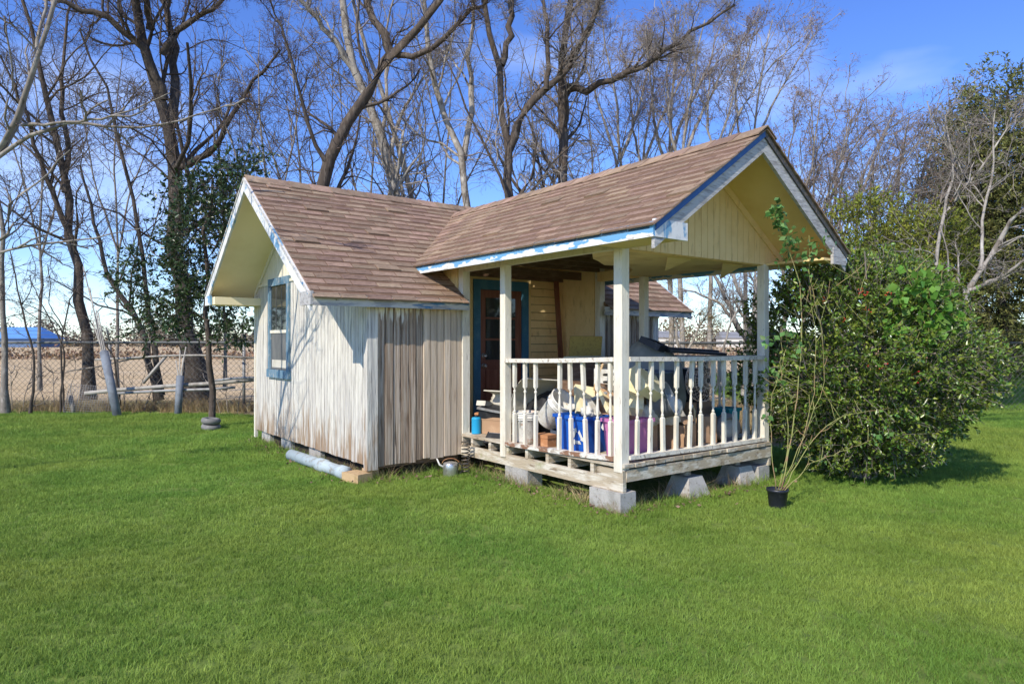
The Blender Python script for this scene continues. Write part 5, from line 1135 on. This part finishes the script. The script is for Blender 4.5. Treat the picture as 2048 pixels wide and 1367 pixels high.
for x_ in np.arange(fx0-zt, fx1, st):
    for s in (1, -1):
        xa, xb = (x_, x_+zt) if s > 0 else (x_+zt, x_); za, zb = .02, zt
        lo, hi = max(min(xa, xb), fx0), min(max(xa, xb), fx1)
        if hi-lo < .05: continue
        f_ = lambda xx: za+(zb-za)*(xx-xa)/(xb-xa)
        xs = (lo, (lo+hi)/2, hi); P.append([(q, .004*s, f_(q)) for q in xs])
P = np.array(P); V, F = tubes(P, np.full(P.shape[:2], .0036), 3)
o = link('wire_mesh', npmesh('wire_mesh', V, F), M['railgrey'], fence); o['kind'] = 'stuff'

def pole(name, pts, r, mat, lab, cat, group=None, k=10):
    base = Vector(pts[0]); m = MB().tube([Vector(p)-base for p in pts], r, k); o = m.build(name, mat); o.location = base; tag(o, lab, cat, group); return o
def hollow(name, p0, p1, r, mat, lab):
    p0, p1 = Vector(p0), Vector(p1); d = p1-p0; m = MB().lathe([(r*.86, 0), (r, 0), (r, d.length), (r*.86, d.length), (r*.86, 0)], 20, close=False); o = m.build(name, mat); o.location = p0; o.rotation_euler = d.to_track_quat('Z', 'X').to_euler(); tag(o, lab, 'pipe'); return o
a = at(235, 832, 14.2); a.z = 0; b = at(208, 703, 14.6)
hollow('grey_pipe', a, b, .085, M['pvc'], 'wide grey plastic pipe leaning on the fence, stuffed with thin poles')
dd = (b-a).normalized()
for k in range(6):
    q = Vector(((k % 3-1)*.038, (k//3-.5)*.03, 0)); tl = (1.55, 1.0, .95, .75, 2.1, .9)[k]
    pole('conduit_pole', [a+dd*.25+q, b+q, b+dd*tl*.5+q*1.5+Vector((-.02*k+.03, 0, 0)), b+dd*tl+q*2+Vector((-.04*k+.06, .02, 0))], .013, M['conduit'], ('tallest', 'second', 'third', 'shortest', 'thin whippy', 'rearmost')[k]+' thin pole standing in the leaning grey pipe', 'pole', 'poles standing in the grey pipe', 8)
a2 = at(356, 822, 14.55); a2.z = 0; b2_ = at(360, 752, 14.8)
hollow('grey_pipe', a2, b2_, .075, M['pvc'], 'shorter upright grey pipe by the big tree, holding white sticks')
for k, (u, v) in enumerate(((352, 720), (360, 700), (372, 693), (366, 715))):
    t_ = at(u, v, 14.9); pole('white_stick', [a2+(b2_-a2)*.4+Vector(((k-1.5)*.02, 0, 0)), b2_+Vector(((k-1.5)*.025, 0, 0)), t_], .014, M['conduit'], ('leftmost', 'second', 'tallest, bent', 'hindmost')[k]+' white stick in the shorter grey pipe', 'stick', 'sticks in the short pipe', 8)
def lean(*px): return [at(u, v, Y) for u, v, Y in px]
pole('long_pole', lean((190, 719, 15.1), (250, 716, 15.2), (330, 711, 15.22), (400, 710, 15.22), (520, 716, 15.2)), .022, M['conduit'], 'long bent pale pole resting along the middle of the fence', 'pole', 'long poles along the fence')
pole('long_pole', lean((135, 742, 15.1), (200, 732, 15.2), (260, 718, 15.24), (330, 712, 15.27)), .016, M['barkgrey'], 'crooked grey pole crossing behind the leaning pipe', 'pole', 'long poles along the fence')
pole('long_pole', lean((170, 786, 14.85), (240, 779, 14.9), (330, 772, 14.9), (430, 766, 14.9), (530, 757, 14.9)), .042, M['conduit'], 'thick pale pipe lying along the foot of the fence', 'pole', 'long poles along the fence')
pole('long_pole', lean((235, 786, 14.8), (330, 781, 14.82), (420, 778, 14.82), (470, 774, 14.82)), .03, M['galv'], 'grey steel pipe just below the thick pale pipe', 'pole', 'long poles along the fence')
pole('long_pole', lean((420, 762, 14.7), (470, 756, 14.7), (540, 754, 14.7)), .028, M['galv'], 'grey pipe ending behind the cottage corner', 'pole', 'long poles along the fence')
pole('lumber', lean((286, 766, 15.1), (332, 712, 15.25)), .035, M['conduit'], 'short pale board slanting against the fence', 'board', None, 4)
pole('cut_log', lean((148, 828, 14.9), (140, 790, 15.0)), .05, M['barkgrey'], 'short grey log leaning at the foot of the fence', 'log', None)
mp2 = MB()
for k in range(23): mp2.tube([(-.55+k*.05, 0, 0), (-.55+k*.05, .01*math.sin(k), .62)], .0032, 4)
for k in range(13): mp2.tube([(-.55, 0, .01+k*.05), (0, .03, .01+k*.05), (.55, 0, .01+k*.05)], .0032, 4)
o = mp2.build('wire_panel', M['galv']); o.location = at(180, 830, 14.75); o.location.z = 0; o.rotation_euler = (R(-14), R(5), R(6)); tag(o, 'sheet of square wire mesh leaning low against the fence by the leaning pipe', 'wire panel')
for k, (u, Y, lab) in enumerate(((35, 15.1, 'low bramble on the fence nearest the left edge'), (260, 15.2, 'low bramble on the fence between the two grey pipes'), (465, 15.0, 'low bramble on the fence beside the cottage corner'), (120, 15.3, 'low bramble on the fence left of the leaning grey pipe'))):
    bare_tree('bramble', lab, [(plv((u+dx, 832, Y), (u+dx*1.6, 790, Y), (u+dx*2.6+8, 745, Y+.05), (u+dx*3.4, 712+abs(dx), Y)), .010, .004) for dx in (-22, -8, 9, 24)], 300+k, 'barkgrey', 'twigdark', .25, 6, .42, t0=.05, fine=False, cat='bramble', group='brambles along the fence', lang=60)
# ------------------------------------------------------------------ far side of the field
rf = np.random.default_rng(4)
nC = 520; cx = rf.uniform(-330, 330, nC); cy = rf.uniform(215, 250, nC); ch = rf.uniform(3.5, 8.5, nC)*(1+.5*np.sin(cx*.035)+.3*np.sin(cx*.11+2)); cw = rf.uniform(2.5, 6, nC)
n = 90000; ci = rf.integers(0, nC, n); d = rf.normal(size=(n, 3)); d /= np.linalg.norm(d, axis=1, keepdims=True); s = rf.random(n)**.4
A = np.stack([cx[ci]+d[:, 0]*cw[ci]*s, cy[ci]+d[:, 1]*cw[ci]*s, np.abs(d[:, 2]*ch[ci]*s)], 1)
V, F = leaf_quads(A, rf.normal(size=(n, 3)), 0.8, rf, .8)
o = link('far_wood', npmesh('far_wood', V, F), M['farwood']); tag(o, 'low brown and olive wood along the far side of the field', 'wood', kind='stuff')
n = 9000; A = np.stack([rf.uniform(-60, 60, n), rf.uniform(60, 66, n), np.abs(rf.normal(size=n))*.45], 1)
V, F = leaf_quads(A, rf.normal(size=(n, 3)), .35, rf, .5); o = link('field_hedge', npmesh('field_hedge', V, F), M['weedbrown']); tag(o, 'dark scrubby strip of weeds in the field beyond the fence', 'hedge', kind='stuff')
# blue-roofed shed far across the field
bs = empty('far_barn', at(10, 690, 205), 0, 'long low barn with a blue roof far across the field at the left edge', 'barn'); bs.location.z = 0
MB().box(-19, 14, -5, 5, 0, 2.6).build('wall', pmat('far_barn_wall', (.12, .19, .32), [], .8), bs)
MB().prism([(-19.6, -5.6, 2.5), (-19.6, 5.6, 2.5), (-16, 0, 6.0)], (.01, 0, 0)).add([(-19.6, -5.6, 2.5), (14.6, -5.6, 2.5), (11, 0, 6.0), (-16, 0, 6.0), (-19.6, 5.6, 2.5), (14.6, 5.6, 2.5)], [(0, 1, 2, 3), (5, 4, 3, 2), (1, 5, 2), (0, 3, 4)]).build('roof', pmat('blue_roof', (.12, .29, .60), [], .5), bs)
for k, (u, Y, wd) in enumerate(((1330, 190, 9), (1475, 205, 11))):
    fb = empty('far_house', at(u, 690, Y), 0, ('white farmhouse across the field, seen through the porch', 'second white farmhouse across the field, right of the first')[k], 'house', 'far white houses'); fb.location.z = 0
    MB().box(-wd/2, wd/2, -3, 3, 0, 2.8).build('wall', M['whitepl'], fb); MB().prism([(-wd/2-.3, -3.4, 2.7), (-wd/2-.3, 3.4, 2.7), (-wd/2-.3, 0, 4.6)], (wd+.6, 0, 0)).build('roof', M['galv'], fb)
    for q in (-.3, 0, .3): MB().box(q*wd-.5, q*wd+.5, -3.05, -3.0, 1.0, 2.0).build('window', M['glass'], fb)

# ------------------------------------------------------------------ grass
def unlinked(name, mbv, mat):
    me = npmesh(name, *mbv); me.materials.append(mat); return bpy.data.objects.new(name, me)
def tuft(seed, nb, h, rad, wd, lean_):
    rg = np.random.default_rng(seed); Vs = []; Fs = []; n0 = 0
    for k in range(nb):
        a = rg.uniform(0, 6.28); r_ = rad*math.sqrt(rg.random()); p = np.array([r_*math.cos(a), r_*math.sin(a), 0]); b = rg.uniform(0, 6.28); side = np.array([math.cos(b), math.sin(b), 0])*wd/2
        hh = h*rg.uniform(.55, 1.2); ln = np.array([rg.normal()*lean_, rg.normal()*lean_, 0])*hh
        m1 = p+np.array([0, 0, hh*.55])+ln*.4; tp = p+np.array([0, 0, hh])+ln
        Vs += [p-side, p+side, m1+side*.7, m1-side*.7, tp]; Fs += [(n0, n0+1, n0+2), (n0, n0+2, n0+3), (n0+3, n0+2, n0+4)]; n0 += 5
    return np.array(Vs), np.array(Fs)
def scatter(name, pts, scl, variants, label, cat):
    me = bpy.data.meshes.new(name); me.vertices.add(len(pts)); me.vertices.foreach_set('co', np.asarray(pts, np.float32).ravel())
    rg = np.random.default_rng(len(pts))
    at_ = me.attributes.new('scl', 'FLOAT', 'POINT'); at_.data.foreach_set('value', np.asarray(scl, np.float32))
    at_ = me.attributes.new('rotz', 'FLOAT_VECTOR', 'POINT'); rv = np.zeros((len(pts), 3), np.float32); rv[:, 2] = rg.uniform(0, 6.28, len(pts)); at_.data.foreach_set('vector', rv.ravel())
    at_ = me.attributes.new('pick', 'INT', 'POINT'); at_.data.foreach_set('value', rg.integers(0, len(variants), len(pts)).astype(np.int32))
    o = bpy.data.objects.new(name, me); C.objects.link(o)
    g = bpy.data.node_groups.new(name, 'GeometryNodeTree'); g.interface.new_socket('Geometry', in_out='INPUT', socket_type='NodeSocketGeometry'); g.interface.new_socket('Geometry', in_out='OUTPUT', socket_type='NodeSocketGeometry')
    gi = g.nodes.new('NodeGroupInput'); go = g.nodes.new('NodeGroupOutput'); ip = g.nodes.new('GeometryNodeInstanceOnPoints'); jn = g.nodes.new('GeometryNodeJoinGeometry')
    for v_ in variants[::-1]:
        oi = g.nodes.new('GeometryNodeObjectInfo'); oi.inputs['Object'].default_value = v_; oi.inputs['As Instance'].default_value = True; g.links.new(oi.outputs['Geometry'], jn.inputs[0])
    def attr(nm, ty):
        a_ = g.nodes.new('GeometryNodeInputNamedAttribute'); a_.data_type = ty; a_.inputs['Name'].default_value = nm; return a_.outputs['Attribute']
    g.links.new(gi.outputs[0], ip.inputs['Points']); g.links.new(jn.outputs[0], ip.inputs['Instance']); ip.inputs['Pick Instance'].default_value = True
    g.links.new(attr('pick', 'INT'), ip.inputs['Instance Index']); g.links.new(attr('rotz', 'FLOAT_VECTOR'), ip.inputs['Rotation']); g.links.new(attr('scl', 'FLOAT'), ip.inputs['Scale'])
    g.links.new(ip.outputs[0], go.inputs[0]); md = o.modifiers.new('scatter', 'NODES'); md.node_group = g
    tag(o, label, cat, kind='stuff'); return o
rg = np.random.default_rng(99)
MHi = np.array(MH.inverted())
def on_house(p):
    q = p@MHi[:2, :2].T+MHi[:2, 3]
    return ((q[:, 0] > XL+.03) & (q[:, 0] < XR) & (q[:, 1] > L+.06) & (q[:, 1] < YB)) | ((q[:, 0] > .06) & (q[:, 0] < W-.05) & (q[:, 1] > .10) & (q[:, 1] < L+.1))
def lawn_pts(y0, y1, dens, slope=.95, pad=1.2):
    n = int((y1-y0)*(2*(slope*y1+pad))*dens); x_ = rg.uniform(-(slope*y1+pad), slope*y1+pad, n); y_ = rg.uniform(y0, y1, n)
    k = np.abs(x_) < slope*y_+pad; p = np.stack([x_[k], y_[k]], 1)
    # the lawn's back edge runs from the fence on the left round behind the porch, and far back on the right
    edge = np.interp(p[:, 0], [-26, -10, -6, -3, 1.5, 4.4, 5.4, 7.2, 30], [15.0, 15.0, 14.6, 13.1, 10.8, 9.8, 12.4, 32.5, 32.5])+rg.normal(size=len(p))*.12
    k = (p[:, 1] < edge) & ~on_house(p); p = p[k]
    return p
gv = [unlinked('grass_tuft', tuft(s_, 26, .028, .042, .0030, .5), M['grass']) for s_ in range(5)]
a1 = lawn_pts(1.8, 5.5, 720); a2_ = lawn_pts(5.5, 9, 420); a3 = lawn_pts(9, 15, 200); a4 = lawn_pts(15, 33, 55)
pts = np.concatenate([a1, a2_, a3, a4]); sc_ = np.concatenate([np.full(len(a1), 1.), np.full(len(a2_), 1.25), np.full(len(a3), 1.7), np.full(len(a4), 2.8)])*rg.uniform(.7, 1.25, len(pts))
scatter('lawn_grass', np.c_[pts, np.zeros(len(pts))], sc_, gv, 'short mown green grass of the lawn', 'grass')
# longer grass along the foot of the cottage and porch
def strip(pts_l, n, spread_):
    o_ = []
    for (x0, y0), (x1, y1) in zip(pts_l[:-1], pts_l[1:]):
        k = max(2, int(n*math.hypot(x1-x0, y1-y0))); t = rg.random(k); q = np.stack([x0+(x1-x0)*t, y0+(y1-y0)*t], 1)+rg.normal(size=(k, 2))*spread_; o_.append(q)
    q = np.concatenate(o_); return np.array([tuple(HL(a_, b_, 0))[:2] for a_, b_ in q])
sp1 = strip([(XL-.05, YB), (XL-.05, L-.05), (-.05, L-.08), (-.06, -.1), (W+.1, -.12)], 46, .08)
gl = [unlinked('long_tuft', tuft(50+s_, 12, .10, .04, .004, .6), M['grass']) for s_ in range(3)]
scatter('edge_grass', np.c_[sp1, np.zeros(len(sp1))], rg.uniform(.5, 1.3, len(sp1)), gl, 'longer unmown grass along the foot of the cottage walls', 'grass')
sv = [unlinked('straw_tuft', tuft(70+s_, 12, .26, .06, .005, .7), M['straw']) for s_ in range(3)]+[unlinked('weed_tuft', tuft(80, 9, .36, .05, .004, .5), M['weedbrown'])]
fxs = rg.uniform(-15, 9, 4200); fp = np.stack([fxs, YF+.12+rg.normal(size=4200)*.30], 1); e2 = np.stack([rg.uniform(1.2, 5.2, 2200), rg.uniform(10.2, 15, 2200)], 1)
e2 = e2[~on_house(e2)]; sp2 = strip([(XL-.05, 3.2), (XL-.1, L-.05), (-.6, L+.12), (-.05, L+.1), (.0, 1.0), (.05, .1), (W, .12)], 26, .10)
pts = np.concatenate([fp, e2, sp2]); scatter('dry_weeds', np.c_[pts, np.zeros(len(pts))], np.concatenate([rg.uniform(.4, 1.25, len(fp)), rg.uniform(.5, 1.2, len(e2)), rg.uniform(.35, .8, len(sp2))]), sv, 'dry straw-coloured weeds along the fence and under the cottage', 'weeds')

# dead leaves and bits along the foot of the walls and under the porch
lp = np.concatenate([strip([(XL-.08, YB), (XL-.1, L), (-.1, L-.1)], 130, .12), strip([(-.1, L), (-.05, .0), (W, -.08)], 110, .12)])
A = np.c_[lp, rg.uniform(.005, .03, len(lp))]; D = rg.normal(size=A.shape); D[:, 2] *= .35
V, F = leaf_quads(A, D, .04, rg, .6); o = link('leaf_litter', npmesh('leaf_litter', V, F), M['bud']); tag(o, 'scattered dead brown leaves along the foot of the cottage', 'leaves', kind='stuff')
